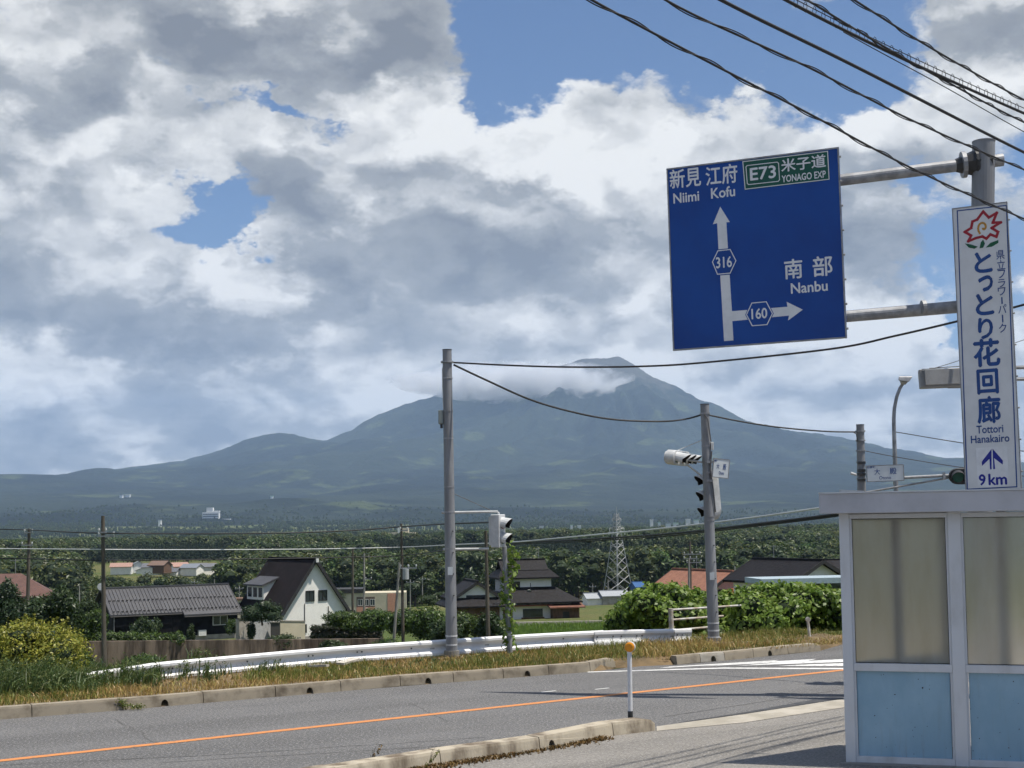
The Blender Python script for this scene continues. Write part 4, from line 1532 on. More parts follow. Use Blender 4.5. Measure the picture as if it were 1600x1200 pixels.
pts = smooth_path([P(*k) for k in near([(1000, -139, 16), (1228, -9, 18), (1420, 87, 20.5), (1600, 169, 24), (1760, 238, 27)])], 10)
MB().tube(pts, 0.005, 5).build('messenger_wire', M_BLACK, o)
dense = smooth_path([P(*k) for k in near([(1228, -4, 18), (1420, 91, 20.5), (1600, 173, 24)])], 14)
for i in range(1, len(dense) - 1, 1):
    d = (dense[i + 1] - dense[i - 1]).normalized()
    s = d.cross(Vector((0, 0, 1))).normalized()
    u = s.cross(d)
    MB().tube([dense[i] + (s * math.cos(a) * .02 + u * math.sin(a) * .05) for a in np.linspace(0, 2 * math.pi, 9)], 0.0035, 4).build('hanger_ring', M_BLACK, o)
wire('wavy overhead cable lashed beside the ringed bundle', near([(1100, -95, 16.6), (1261, 0, 18.1), (1330, 42, 19), (1394, 80, 20), (1480, 128, 21.6), (1600, 191, 24), (1760, 262, 27)]), NEAR * 0.016, twist=.8)
wire('thin overhead drop wire sagging below the ringed bundle', near([(1318, 50, 18.8), (1380, 84, 19.8), (1480, 138, 21.5), (1600, 206, 24), (1740, 280, 27)]), NEAR * 0.008)
wire('topmost overhead cable at the upper right corner', near([(1180, -100, 17), (1335, 0, 18.6), (1425, 57, 20), (1510, 107, 21.6), (1600, 156, 23.6), (1740, 226, 27)]), NEAR * 0.016, twist=1.0)
# span wires between the poles
wire('span cable from the left pole to the sign pole', [(709, 566.5, YA), (800, 571, 26.4), (890, 573.5, 25.8), (1000, 572.5, 25), (1100, 566.5, 24.3), (1300, 545, 23), (1400, 524.5, 22.2), (1496, 502, 21.5), (1600, 476, 20.8), (1720, 440, 20)], 0.019)
wire('sagging cable from the left pole to the middle pole', [(709, 570, YA), (760, 594, YA + .4), (830, 625, YA + 1), (900, 645, YA + 1.5), (960, 655.5, YA + 2), (1030, 658.5, YA + 2.4), (1070, 655, YA + 2.8), (1100, 647, YB)], 0.021)
wire('cable from the middle pole to the slender pole', [(1104, 648, YB), (1160, 659, YB + .3), (1220, 668, YB + .6), (1290, 674, YC - .2), (1340, 675, YC)], 0.018)
wire('thin wire from the street lamp to the right', [(1398, 675, YL), (1406, 676, YL - .1), (1500, 691.5, YL - 2), (1600, 705, YL - 4), (1700, 716, YL - 6)], 0.011, M_GREYW)
wire('thin wire from the slender pole to the right', [(1349, 704, YC), (1395, 713, YC - .4), (1480, 727, YC - 1.5), (1600, 744, YC - 3)], 0.010, M_GREYW)
wire('stay wire above the large signal', [(1441, 581, YD), (1500, 563, YD), (1600, 531, YD), (1690, 500, YD)], 0.006, M_GREYW)
# lines across the fields
wire('upper line crossing the fields on the left', [(-60, 826, 118), (44, 828, 112), (163, 833, 88), (400, 833.5, 98), (545, 829, 102), (628, 823, 104), (690, 819, 90), (768, 816, 78)], 0.05)
wire('pale middle line crossing the whole view', [(-60, 857, 95), (44, 857.5, 93), (163, 858.5, 88), (300, 859, 94), (480, 858, 100), (628, 855, 104), (700, 851.5, 90), (800, 847, 72), (865, 841.5, 64), (1040, 825, 52), (1180, 808, 44), (1282, 793.5, 40), (1400, 777, 36)], 0.038, M_STRIPE)
wire('dark lower line crossing the whole view', [(-60, 872, 95), (44, 873, 93), (163, 875.5, 88), (300, 874.5, 94), (480, 872, 100), (628, 868, 104), (700, 859, 90), (800, 848.5, 72), (900, 843.5, 62), (1040, 834.5, 52), (1180, 819, 44), (1295, 805, 40), (1420, 787, 36)], 0.042)
wire('dark line close below the lower field line', [(628, 872, 104), (700, 863, 90), (800, 851, 72), (900, 846.5, 62), (1040, 837.5, 52), (1180, 822, 44), (1295, 808, 40), (1420, 790, 36)], 0.028)


# ------------------------------------------------------------------ utility poles
def utility(label, px, yb, yt, Y, r, m, pxt=None, arms=(), transformer=None, steps=False, group=None):
    b, t = P(px, yb, Y), P(pxt or px, yt, Y)
    root = thing('utility_pole', label, 'utility pole', b, group=group)
    MB().tube([b - Vector((0, 0, .4)), t], [r, r * .68], 12).build('pole', m, root)
    for py, w, dx in arms:
        k = (yb - py) / (yb - yt)
        c = b.lerp(t, k)
        MB().box(c + Vector((dx, -.14, 0)), (w, 0.10, 0.10)).build('crossarm', M_GALV, root)
        n = 3 if w > 1.2 else 2
        for i in range(n):
            q = c + Vector((dx + w * .46 * (2 * i / (n - 1) - 1), -.14, .05))
            MB().tube([q, q + Vector((0, 0, .08)), q + Vector((0, 0, .1)), q + Vector((0, 0, .24))], [.03, .03, .075, .06], 8).build('insulator', M_SIGW, root)
    if transformer:
        c = P(transformer[0], transformer[1], Y - .2)
        MB().tube([c - Vector((0, 0, .4)), c + Vector((0, 0, .4))], 0.24, 14).build('transformer', mat('transformer_grey', (0.40, 0.42, 0.43), rough=0.5), root)
    if steps:
        for k in np.linspace(.35, .92, 9):
            c = b.lerp(t, float(k))
            MB().bar(c + Vector((-.24, 0, 0)), c + Vector((.24, 0, 0)), 0.03, 0.03).build('step_bolt', M_GALV, root)
    return root


utility('brown utility pole with white insulators before the black house', 163, 1046, 806, 88, 0.17, M_BROWNP, pxt=160.8, arms=((838, 1.05, .25), (832, .5, 0.0)), steps=False)
utility('utility pole at the far left behind the yellow shrub', 43, 968, 826, 112, 0.17, M_BROWNP, pxt=45.5, arms=((832, .7, 0), (852, .9, -.1)))
utility('dark utility pole with transformer behind the guardrail', 630, 1003, 818, 104, 0.13, M_BROWNP, pxt=627, arms=((829, .6, .2), (888, 1.3, .5)), transformer=(634, 897))
utility('leaning bare timber pole beside the transformer pole', 615, 999, 879, 103, 0.12, M_CONC, pxt=624)
utility('plain slim pole right of the white gabled house', 551, 955, 858, 170, 0.17, M_BROWNP)
utility('slim pole with small fittings beside the cream building', 569, 952, 864, 180, 0.15, M_CONC, arms=((905, .8, .6),))
utility('brown pole hidden behind the pedestrian signal arm', 763, 1000, 829, 60, 0.10, M_BROWNP, pxt=759)
utility('utility pole with many insulators before the red roof', 1079, 928, 846, 150, 0.16, M_BROWNP, pxt=1078, arms=((866, 1.9, .2), (873, 1.5, 0), (879, 1.7, .4)))
utility('short pole left of the many-insulator utility pole', 1076.5, 930, 872, 148, 0.15, M_CONC)
for i, (px, yb, yt, Y, lb) in enumerate(((304, 935, 905, 330, 'thin far pole above the black roof ridge'), (335, 935, 905, 300, 'thin far pole beside the pale green roof'), (374, 940, 915, 260, 'small far pole left of the white gabled house'),
                                   (124, 945, 915, 240, 'far pole with a crossarm above the left shrubs'), (641, 955, 905, 280, 'far pole at the end of the cream building'), (950, 945, 905, 330, 'far pole left of the lattice tower'), (926, 945, 912, 330, 'far pole behind the grey sheds'),
                                   (1148, 900, 885, 200, 'thin aerial mast above the red roofed house'), (660, 930, 900, 330, 'far pole right of the cream building'))):
    utility(lb, px, yb, yt, Y, 0.14, M_CONC, arms=((yt + 5, 1.6, 0),) if i % 2 == 0 else ())

# ------------------------------------------------------------------ lattice tower
YT = 350
M_LAT = mat('tower_steel', (0.36, 0.37, 0.38), (0.28, 0.29, 0.30), rough=0.5, metal=0.2)
tb, tt = P(966, 947, YT), P(965, 796, YT)
tw = thing('transmission_tower', 'pale steel lattice transmission tower in front of the forest', 'tower', tb)
H = tt.z - tb.z
hw = lambda k: 2.9 * (1 - k) ** 1.25 + 0.32 if k < .80 else 0.32 + 2.9 * .2 ** 1.25 * (1 - k) / .2
lv = [0, .11, .22, .32, .42, .51, .59, .66, .725, .78, .83, .875, .92, .96]
cs = math.cos(R(38)), math.sin(R(38))


def tc_(k, i):
    w = hw(k)
    x, y = ((-w, -w), (w, -w), (w, w), (-w, w))[i % 4]
    return tb + Vector((x * cs[0] - y * cs[1], x * cs[1] + y * cs[0], k * H))


for i in range(4):
    MB().tube([tc_(k, i) for k in lv], 0.095, 5).build('leg', M_LAT, tw)
for a, b in zip(lv, lv[1:]):
    for i in range(4):
        m2 = MB()
        m2.tube([tc_(a, i), tc_(b, i + 1)], 0.05, 4)
        m2.tube([tc_(a, i + 1), tc_(b, i)], 0.05, 4)
        m2.build('lattice_brace', M_LAT, tw)
MB().tube([tb + Vector((0, 0, H * .94)), tb + Vector((0, 0, H * 1.03))], 0.09, 5).build('peak', M_LAT, tw)
for k, w in ((0.76, 2.2), (0.80, 2.0), (0.90, 1.2), (0.62, 1.7)):
    for s in (-1, 1):
        a0 = tb + Vector((0, 0, k * H))
        ar = MB()
        ex = a0 + Vector((s * w * 0.95, s * .3, .15))
        for q in (-.5, .5):
            ar.tube([a0 + Vector((0, q, -.3)), ex], 0.07, 4)
            ar.tube([a0 + Vector((0, q, .7)), ex], 0.06, 4)
        ar.build('crossarm', M_LAT, tw)
        MB().tube([ex, ex - Vector((0, 0, .75))], 0.10, 6).build('insulator', M_SIGW, tw)

# climbing bolts, tags and rust collars on the street poles
for root_, b_, t_, rr_ in ((pa, pab, pat_, .112), (pb, pbb, pbt, .12)):
    for k in np.linspace(.12, .40, 5):
        c = b_.lerp(t_, float(k))
        MB().tube([c + Vector((rr_ * .5, -rr_ * .8, 0)), c + Vector((rr_ * .6, -rr_ * 1.1, 0))], .012, 6).build('bolt', M_DARK, root_)
    c = b_.lerp(t_, .27)
    MB().box(c + Vector((0, -rr_ * 1.02, 0)), (.10, .006, .16)).build('number_tag', M_PLATE, root_)
    MB().tube([b_ - Vector((0, 0, .05)), b_ + Vector((0, 0, .06))], rr_ * 1.35, 16).build('base_collar', M_CONC, root_)
for k in (.30, .42):
    c = Vector((PX, PY, 0)).lerp(ptop, k)
    MB().tube([c, c + Vector((0, 0, .05))], .185, 20).build('band', M_GALV, gan)


# ------------------------------------------------------------------ houses
M_WWALL = mat('white_render', (0.84, 0.82, 0.77), (0.76, 0.74, 0.69), scale=0.8, rough=0.85, detail=7)
M_BWALL = mat('black_board_wall', (0.010, 0.0095, 0.012), (0.007, 0.007, 0.009), scale=2, rough=0.8, spec=0.15, stretch=(4, 4, .3))
M_GROOF = mat('grey_metal_roof', (0.0748, 0.0748, 0.0799), (0.0595, 0.0595, 0.06545), scale=0.7, rough=0.55, metal=0.1)
M_DROOF = mat('dark_slate_roof', (0.0208, 0.0168, 0.0184), (0.0152, 0.0128, 0.0136), scale=0.8, rough=0.85, spec=0.12)
M_TROOF = mat('black_tile_roof', (0.018, 0.0165, 0.018), (0.00975, 0.009, 0.0105), scale=3.2, rough=0.6, spec=0.12, bump=0.06, bscale=3.5)
M_RTILE = mat('red_tile_roof', (0.27, 0.125, 0.078), (0.20, 0.09, 0.058), scale=2.5, rough=0.75, bump=0.05, bscale=3.5)
M_OTILE = mat('orange_tile_roof', (0.42, 0.12, 0.035), (0.33, 0.09, 0.03), scale=3, rough=0.7, bump=0.04, bscale=4)
M_BROOF = mat('brown_roof', (0.1087, 0.05625, 0.045), (0.08625, 0.045, 0.0375), scale=2, rough=0.8)
M_CREAM = mat('cream_render', (0.51, 0.459, 0.34), (0.442, 0.3995, 0.2975), scale=0.6, rough=0.85)
M_PEACH = mat('peach_panel', (0.55, 0.28, 0.19), rough=0.85)
M_TIMBER = mat('weathered_timber', (0.16, 0.09, 0.055), (0.10, 0.06, 0.04), scale=3, rough=0.85, stretch=(3, 3, .4))
M_TRIMW = mat('white_trim', (0.70, 0.70, 0.68), rough=0.6)
M_TRIMD = mat('dark_trim', (0.03, 0.028, 0.028), rough=0.6)
M_PANE = mat('window_glass', (0.035, 0.045, 0.055), rough=0.08, spec=0.8)
M_BLOCK = mat('block_wall', (0.40, 0.37, 0.33), (0.27, 0.25, 0.22), scale=1.2, rough=0.9, detail=7)
M_RETW = mat('retaining_concrete', (0.21, 0.161, 0.1225), (0.0595, 0.0448, 0.035), scale=0.9, rough=0.95, detail=8, stretch=(1.6, 1.6, 0.22), lo=0.36, hi=0.62, bump=0.05, bscale=3)
M_ROCKW = mat('dry_hedge_base', (0.05, 0.04, 0.03), (0.03, 0.025, 0.02), scale=3)
HRZ = R(29.4)
HU = Vector((math.cos(HRZ), math.sin(HRZ), 0))
HW = Vector((-HU.y, HU.x, 0))


def face_pt(face, Lx, Ly, u, z, off):
    if face == 'front':
        return Vector((u, -Ly / 2 - off, z)), Vector((1, 0, 0)), Vector((0, -1, 0))
    if face == 'back':
        return Vector((u, Ly / 2 + off, z)), Vector((-1, 0, 0)), Vector((0, 1, 0))
    if face == 'left':
        return Vector((-Lx / 2 - off, u, z)), Vector((0, -1, 0)), Vector((-1, 0, 0))
    return Vector((Lx / 2 + off, u, z)), Vector((0, 1, 0)), Vector((1, 0, 0))


def window(root, face, Lx, Ly, u, z, w, h, frame, mull=1, name='window'):
    c, x, n = face_pt(face, Lx, Ly, u, z, 0.0)
    zz = Vector((0, 0, 1))
    b = MB()
    t = 0.07
    for a, e, ww in ((c - x * w / 2, c + x * w / 2, 'h'),):
        for s in (-1, 1):
            b.bar(c - x * (w / 2 + t / 2) + zz * s * h / 2 + n * .03, c + x * (w / 2 + t / 2) + zz * s * h / 2 + n * .03, t, 0.08, up=n)
            b.bar(c + x * s * w / 2 - zz * (h / 2 - t / 2) + n * .03, c + x * s * w / 2 + zz * (h / 2 - t / 2) + n * .03, t, 0.08, up=n)
    for k in range(mull):
        q = c + x * (w * ((k + 1) / (mull + 1) - .5)) + n * .03
        b.bar(q - zz * (h / 2 - t / 2), q + zz * (h / 2 - t / 2), t * .8, 0.06, up=n)
    o = b.build(name, frame, root, world=False)
    p = MB()
    p.prism([c - x * (w / 2 - .03) - zz * (h / 2 - .03) + n * .004, c + x * (w / 2 - .03) - zz * (h / 2 - .03) + n * .004,
             c + x * (w / 2 - .03) + zz * (h / 2 - .03) + n * .004, c - x * (w / 2 - .03) + zz * (h / 2 - .03) + n * .004], n * .012)
    p.build('pane', M_PANE, o, world=False)
    return o


def gable_part(root, Lx, Ly, hw_, rise, ridge, wallm, roofm, over=0.5, overg=0.5, th=0.16, z0=0.0, cx=0.0, cy_=0.0, trim=None, wall=True, cap=True, roofname='roof'):
    """Walls with gables and a two-slope roof; ridge along 'x' or 'y'."""
    T = (lambda a, b, z: Vector((cx + a, cy_ + b, z0 + z))) if ridge == 'x' else (lambda a, b, z: Vector((cx + b, cy_ + a, z0 + z)))
    la, lb = (Lx / 2, Ly / 2) if ridge == 'x' else (Ly / 2, Lx / 2)
    if wall:
        b = MB()
        b.prism([T(-la, -lb, -1.2), T(-la, lb, -1.2), T(-la, lb, hw_), T(-la, 0, hw_ + rise), T(-la, -lb, hw_)], T(la, 0, 0) - T(-la, 0, 0))
        b.build('wall', wallm, root, world=False)
    sl = rise / lb
    ea, eb = la + overg, lb + over
    out = []
    for s in (-1, 1):
        b = MB()
        lo_, hi_ = hw_ - over * sl + .02, hw_ + rise + .02
        b.hexa([T(-ea, s * eb, lo_), T(ea, s * eb, lo_), T(ea, 0, hi_), T(-ea, 0, hi_), T(-ea, s * eb, lo_ + th), T(ea, s * eb, lo_ + th), T(ea, 0, hi_ + th), T(-ea, 0, hi_ + th)])
        out.append(b.build(roofname, roofm, root, world=False))
    if cap:
        MB().bar(T(-ea - .05, 0, hw_ + rise + th + .06), T(ea + .05, 0, hw_ + rise + th + .06), 0.35, 0.16).build('ridge_cap', roofm, root, world=False)
    if trim:
        for e in (-1, 1):
            b = MB()
            for s in (-1, 1):
                b.bar(T(e * (ea + .03), s * (eb + .02), hw_ - over * sl + .02 + th * .3), T(e * (ea + .03), s * 0.02, hw_ + rise + .02 + th * .3), 0.06, th + .12)
            b.build('bargeboard', trim, root, world=False)
    return out


def hip_part(root, Lx, Ly, z, rise, ridge_len, roofm, over=0.6, cx=0, cy_=0, th=.18, name='roof', top=0.0):
    ex, ey = Lx / 2 + over, Ly / 2 + over
    r = ridge_len / 2
    b = MB()
    vs = [(-ex, -ey, z), (ex, -ey, z), (ex, ey, z), (-ex, ey, z), (-ex, -ey, z + th), (ex, -ey, z + th), (ex, ey, z + th), (-ex, ey, z + th), (-r, -top, z + th + rise), (r, -top, z + th + rise), (r, top, z + th + rise), (-r, top, z + th + rise)]
    vs = [(x + cx, y + cy_, zz) for x, y, zz in vs]
    fs = [(3, 2, 1, 0), (0, 1, 5, 4), (1, 2, 6, 5), (2, 3, 7, 6), (3, 0, 4, 7)]
    if top:
        fs += [(4, 5, 9, 8), (5, 6, 10, 9), (6, 7, 11, 10), (7, 4, 8, 11), (8, 9, 10, 11)]
    else:
        vs = vs[:10]
        fs += [(4, 5, 9, 8), (5, 6, 9), (6, 7, 8, 9), (7, 4, 8)]
    b.add(vs, fs)
    return b.build(name, roofm, root, world=False)


def boxpart(root, name, m, x0, x1, y0, y1, z0, z1):
    return MB().box(((x0 + x1) / 2, (y0 + y1) / 2, (z0 + z1) / 2), (x1 - x0, y1 - y0, z1 - z0)).build(name, m, root, world=False)


# --- black boarded house with grey metal roof
Yh = 140
F = P(276, 996, Yh)
Lx, Ly = 13.0, 8.6
bh = thing('house', 'low black boarded house with grey seamed metal roof on the left', 'house', F + HW * Ly / 2, HRZ)
gable_part(bh, Lx, Ly, 2.62, 2.35, 'x', M_BWALL, M_GROOF, over=0.25, overg=0.35, th=.12)
sl = 2.35 / (Ly / 2)
b = MB()
for k in range(38):
    x = -Lx / 2 - .3 + (Lx + .6) * k / 37
    b.bar((x, -Ly / 2 - .24, 2.62 - .24 * sl + .17), (x, -.1, 2.62 + 2.35 + .10), 0.055, 0.09)
struct(b.build('standing_seam', M_GROOF, bh, world=False), 'stuff')
x0 = 0.6
b = MB()
b.hexa([(x0, -Ly / 2 - .75, 2.62 - .75 * sl + .0), (Lx / 2 + .36, -Ly / 2 - .75, 2.62 - .75 * sl), (Lx / 2 + .36, -Ly / 2 - .2, 2.62 - .2 * sl + .0), (x0, -Ly / 2 - .2, 2.62 - .2 * sl),
        (x0, -Ly / 2 - .75, 2.62 - .75 * sl + .15), (Lx / 2 + .36, -Ly / 2 - .75, 2.62 - .75 * sl + .15), (Lx / 2 + .36, -Ly / 2 - .2, 2.62 - .2 * sl + .155), (x0, -Ly / 2 - .2, 2.62 - .2 * sl + .155)])
b.build('eave_extension', M_GROOF, bh, world=False)
for row, yy in (('snow_guard', -Ly / 2 + .05), ('snow_guard', -Ly / 2 + 1.9)):
    b = MB()
    for k in range(30):
        x = -Lx / 2 + .1 + (Lx - .2) * k / 29
        b.box((x, yy, 2.62 + (yy + Ly / 2) * sl + .27), (.22, .10, .10))
    struct(b.build(row, M_TRIMD, bh, world=False), 'stuff')
window(bh, 'front', Lx, Ly, 4.6, 1.55, 1.55, 0.95, M_TRIMW)
window(bh, 'front', Lx, Ly, -3.0, 1.45, 1.2, 0.9, M_TRIMW)
window(bh, 'left', Lx, Ly, 2.2, 1.45, 1.1, 1.1, M_TRIMW)
boxpart(bh, 'door', M_BWALL, -.4, .55, -Ly / 2 - .05, -Ly / 2 + .02, -.2, 2.1)
boxpart(bh, 'plinth', M_BLOCK, -Lx / 2 - .03, Lx / 2 + .03, -Ly / 2 - .05, Ly / 2, -1.4, .12)
MB().tube([(-Lx / 2 - .2, -.4, 5.0), (-Lx / 2 - .25, -.35, 5.5)], .03, 6).build('dish_mast', M_GALV, bh, world=False)
MB().tube([(-Lx / 2 - .35, -.5, 5.35), (-Lx / 2 - .31, -.42, 5.35), (-Lx / 2 - .28, -.36, 5.35)], [.38, .28, .05], 16).build('satellite_dish', M_TRIMW, bh, world=False)

# --- white steep-gabled house
Lx, Ly = 7.4, 9.4
AW = R(38)
AD = Vector((-math.sin(AW), math.cos(AW), 0))
F = P(492, 1000, Yh)
ah = thing('house', 'white steep-gabled house with a dark roof and two upper windows', 'house', F + AD * Ly / 2, AW)
HWL, RI = 3.0, 5.15
gable_part(ah, Lx, Ly, HWL, RI, 'y', M_WWALL, M_DROOF, over=0.36, overg=0.40, th=.2, trim=M_TRIMD)
window(ah, 'front', Lx, Ly, -.55, 4.55, .95, 1.05, M_TRIMD, 1)
window(ah, 'front', Lx, Ly, .95, 4.55, .95, 1.05, M_TRIMD, 1)
window(ah, 'front', Lx, Ly, -1.75, 1.25, 1.5, .8, M_TRIMD, 1)
window(ah, 'front', Lx, Ly, 1.6, .95, 1.5, 1.3, M_TRIMD, 1)
boxpart(ah, 'plinth', M_BLOCK, -Lx / 2 - .03, Lx / 2 + .03, -Ly / 2 - .04, Ly / 2, -1.4, .45)
for x in (-1.2, 1.6):
    MB().tube([(x, -Ly / 2 - .05, .5), (x, -Ly / 2 - .05, 5.0 - abs(x))], .035, 6).build('downpipe', M_TRIMD, ah, world=False)
# dormer on the left slope
dm = MB()
k = RI / (Lx / 2)
xa, ya, yb = -3.1, 0.6, 4.4
za = HWL + (xa + Lx / 2) * k
dm.prism([(xa, ya, za - .3), (xa, ya, za + 1.75), (xa + 2.0, ya, za + 2.5), (xa + 1.3, ya, za + 1.3)], (0, yb - ya, 0))
dmo = dm.build('dormer', M_WWALL, ah, world=False)
dr = MB()
dr.prism([(xa - .35, ya - .3, za + 1.68), (xa - .35, ya - .3, za + 1.84), (xa + 2.2, ya - .3, za + 2.8), (xa + 2.2, ya - .3, za + 2.6)], (0, yb - ya + .6, 0))
dr.build('dormer_roof', M_GROOF, dmo, world=False)
for y in (1.3, 2.5, 3.7):
    b = MB()
    b.box((xa - .02, y, za + 1.0), (.05, .8, 1.0))
    b.build('dormer_window', M_PANE, dmo, world=False)
MB().box((0, -Ly / 2 - .62, HWL + RI + .12), (.30, .12, .5)).build('gable_finial', M_TRIMW, ah, world=False)
# garden walls and gate posts in front of it
def wall_run(name, label, p0, p1, Y0, Y1, hpx, th, m, cat, capm=None):
    a, b_ = P(*p0, Y0), P(*p1, Y1)
    H_ = hpx / FPX * (Y0 + Y1) / 2
    root = thing(name, label, cat, a)
    n = max(1, int((b_ - a).length / 2.4))
    for i in range(n):
        q, w = a.lerp(b_, i / n), a.lerp(b_, (i + 1) / n)
        d = (w - q).normalized() * .008
        MB().hexa(_wallbox(q + d, w - d, th, H_)).build('wall_panel', m, root)
    if capm:
        MB().bar(a + Vector((0, 0, H_ + .04)), b_ + Vector((0, 0, H_ + .04)), th + .12, .09).build('coping', capm, root)
    return root


def _wallbox(a, b_, th, H_):
    d = (b_ - a).normalized()
    n = Vector((-d.y, d.x, 0)).normalized() * th / 2
    dn = Vector((0, 0, -1.0))
    up = Vector((0, 0, H_))
    return [a - n + dn, b_ - n + dn, b_ + n + dn, a + n + dn, a - n + up, b_ - n + up, b_ + n + up, a + n + up]


M_WHTW = mat('pale_garden_wall', (0.52, 0.52, 0.52), (0.42, 0.42, 0.42), rough=0.85)
wall_run('garden_wall', 'cream block garden wall before the white gabled house', (437, 1000), (476, 1000), 127, 129, 29, .2, M_CREAM, 'wall', M_BLOCK)
wall_run('garden_wall', 'white garden wall panel shaded by the small pine', (396, 1001), (423, 1001), 126, 127, 28, .15, M_WHTW, 'wall')
wall_run('gate_pillar', 'grey gate pillar left of the white gabled house', (371, 1000), (388, 1000), 125, 126, 32, .5, M_BLOCK, 'pillar', M_TRIMD)
wall_run('gate_pillar', 'dark gate pillar between white wall and cream wall', (423, 1001), (437, 1001), 126.4, 126.6, 28, .4, mat('dark_pillar', (0.09, 0.085, 0.08), rough=.9), 'pillar', M_BLOCK)
wall_run('retaining_wall', 'long stained brown retaining wall below the houses', (110, 1046), (600, 1038), 100, 108, 41.5, .35, M_RETW, 'wall')

# --- traditional two-storey house with black tiles
Yt = 165
F = P(830, 976, Yt)
th_ = thing('house', 'two-storey traditional house with black tiled roofs and white plaster', 'house', F + HW * 4.0, R(14))
boxpart(th_, 'wall', M_WWALL, -3.0, 6.3, -3.6, 4, -1.5, 2.6)
hip_part(th_, 9.6, 7.8, 2.55, 1.75, 5.6, M_TROOF, over=.85, cx=1.8, cy_=.1, top=2.2, name='lower_roof')
boxpart(th_, 'upper_wall', M_WWALL, -1.9, 4.2, -2.0, 2.4, 3.6, 5.6)
hip_part(th_, 6.1, 4.4, 5.5, 1.0, 6.0, M_TROOF, over=.85, cx=1.15, cy_=.2, top=1.35, name='upper_roof')
gable_part(th_, 5.4, 2.7, 6.6, 1.0, 'x', M_WWALL, M_TROOF, over=.35, overg=.3, th=.2, cx=1.0, cy_=.2, wall=False, roofname='upper_roof')
window(th_, 'front', 0, 4.4 - .4, -.6, 4.75, 1.5, .8, M_TRIMD)
boxpart(th_, 'upper_window', M_PANE, -1.4, .1, -2.06, -2.0, 4.4, 5.2)
boxpart(th_, 'upper_rail', M_TIMBER, -1.95, 4.25, -2.08, -2.02, 4.05, 4.2)
boxpart(th_, 'window', M_PANE, .1, 2.6, -3.66, -3.6, .9, 1.9)
boxpart(th_, 'sill_board', M_TIMBER, -.1, 2.8, -3.68, -3.6, .7, .88)
boxpart(th_, 'door', M_TIMBER, -2.4, -1.2, -3.68, -3.6, -.3, 1.9)
boxpart(th_, 'timber_wing', M_TIMBER, 3.6, 7.0, -4.6, -1.0, -1.5, 2.0)
b = MB()
b.hexa([(3.1, -5.3, 1.95), (7.6, -5.3, 1.95), (7.6, -1.0, 2.75), (3.1, -1.0, 2.75), (3.1, -5.3, 2.1), (7.6, -5.3, 2.1), (7.6, -1.0, 2.9), (3.1, -1.0, 2.9)])
b.build('wing_roof', mat('rust_tile', (0.20, 0.085, 0.055), (0.13, 0.06, 0.04), scale=2, rough=.8), th_, world=False)
boxpart(th_, 'wing_door', M_TRIMD, 4.9, 5.7, -4.66, -4.6, -.4, 1.5)
boxpart(th_, 'porch_roof', mat('rust_red', (0.22, 0.06, 0.045), rough=.8), -1.5, 3.6, -4.5, -3.7, 2.28, 2.40)
# left wing with its gable to the front
gable_part(th_, 4.8, 6, 3.6, 1.55, 'y', M_WWALL, M_TROOF, over=.8, overg=.5, th=.25, cx=-5.6, cy_=-.4, trim=M_TRIMD)
boxpart(th_, 'gable_vent', M_TRIMD, -6.9, -4.3, -3.45, -3.38, 3.35, 3.75)
hip_part(th_, 6.4, 7.4, 2.3, 1.1, 5.2, M_TROOF, over=.6, cx=-5.6, cy_=-.6, top=2.6, name='lower_roof')
boxpart(th_, 'wing_wall', M_TIMBER, -8.2, -2.9, -4.0, -3.9, -1.5, 2.4)
MB().tube([(1.4, -2.6, 4.1), (1.4, -2.5, 5.0)], .04, 6).build('aerial_mast', M_TRIMD, th_, world=False)
MB().tube([(1.15, -2.75, 4.0), (1.2, -2.6, 4.15)], [.32, .12], 12).build('satellite_dish', M_TRIMW, th_, world=False)
wall_run('stone_wall', 'low grey stone wall before the traditional house', (806, 980), (956, 977), 150, 156, 8, .4, M_BLOCK, 'wall')

# --- red tiled house
F = P(1137, 950, 150)
rh = thing('house', 'house with faded red tiled gable roof behind the kudzu', 'house', F + HW * 4.5, HRZ)
gable_part(rh, 6.2, 9.4, 2.0, 1.85, 'y', mat('pale_pink_plaster', (0.50, 0.42, 0.37), rough=.9), M_RTILE, over=.9, overg=.9, th=.22, trim=M_TRIMD)
hip_part(rh, 4.2, 3, 1.15, .9, 2.6, M_OTILE, over=.5, cx=.6, cy_=-6.2, top=.3, name='porch_roof')
boxpart(rh, 'porch_wall', M_TIMBER, -1.2, 2.6, -7.4, -4.7, -1.5, 1.1)
boxpart(rh, 'gable_opening', M_TRIMD, -2.2, 1.2, -4.76, -4.70, .6, 2.1)
b = MB()
b.hexa([(-6.6, -4.6, 1.2), (-3.0, -4.6, 1.9), (-3.0, 4.9, 1.9), (-6.6, 4.9, 1.2), (-6.6, -4.6, 1.4), (-3.0, -4.6, 2.1), (-3.0, 4.9, 2.1), (-6.6, 4.9, 1.4)])
b.build('lean_to_roof', M_RTILE, rh, world=False)

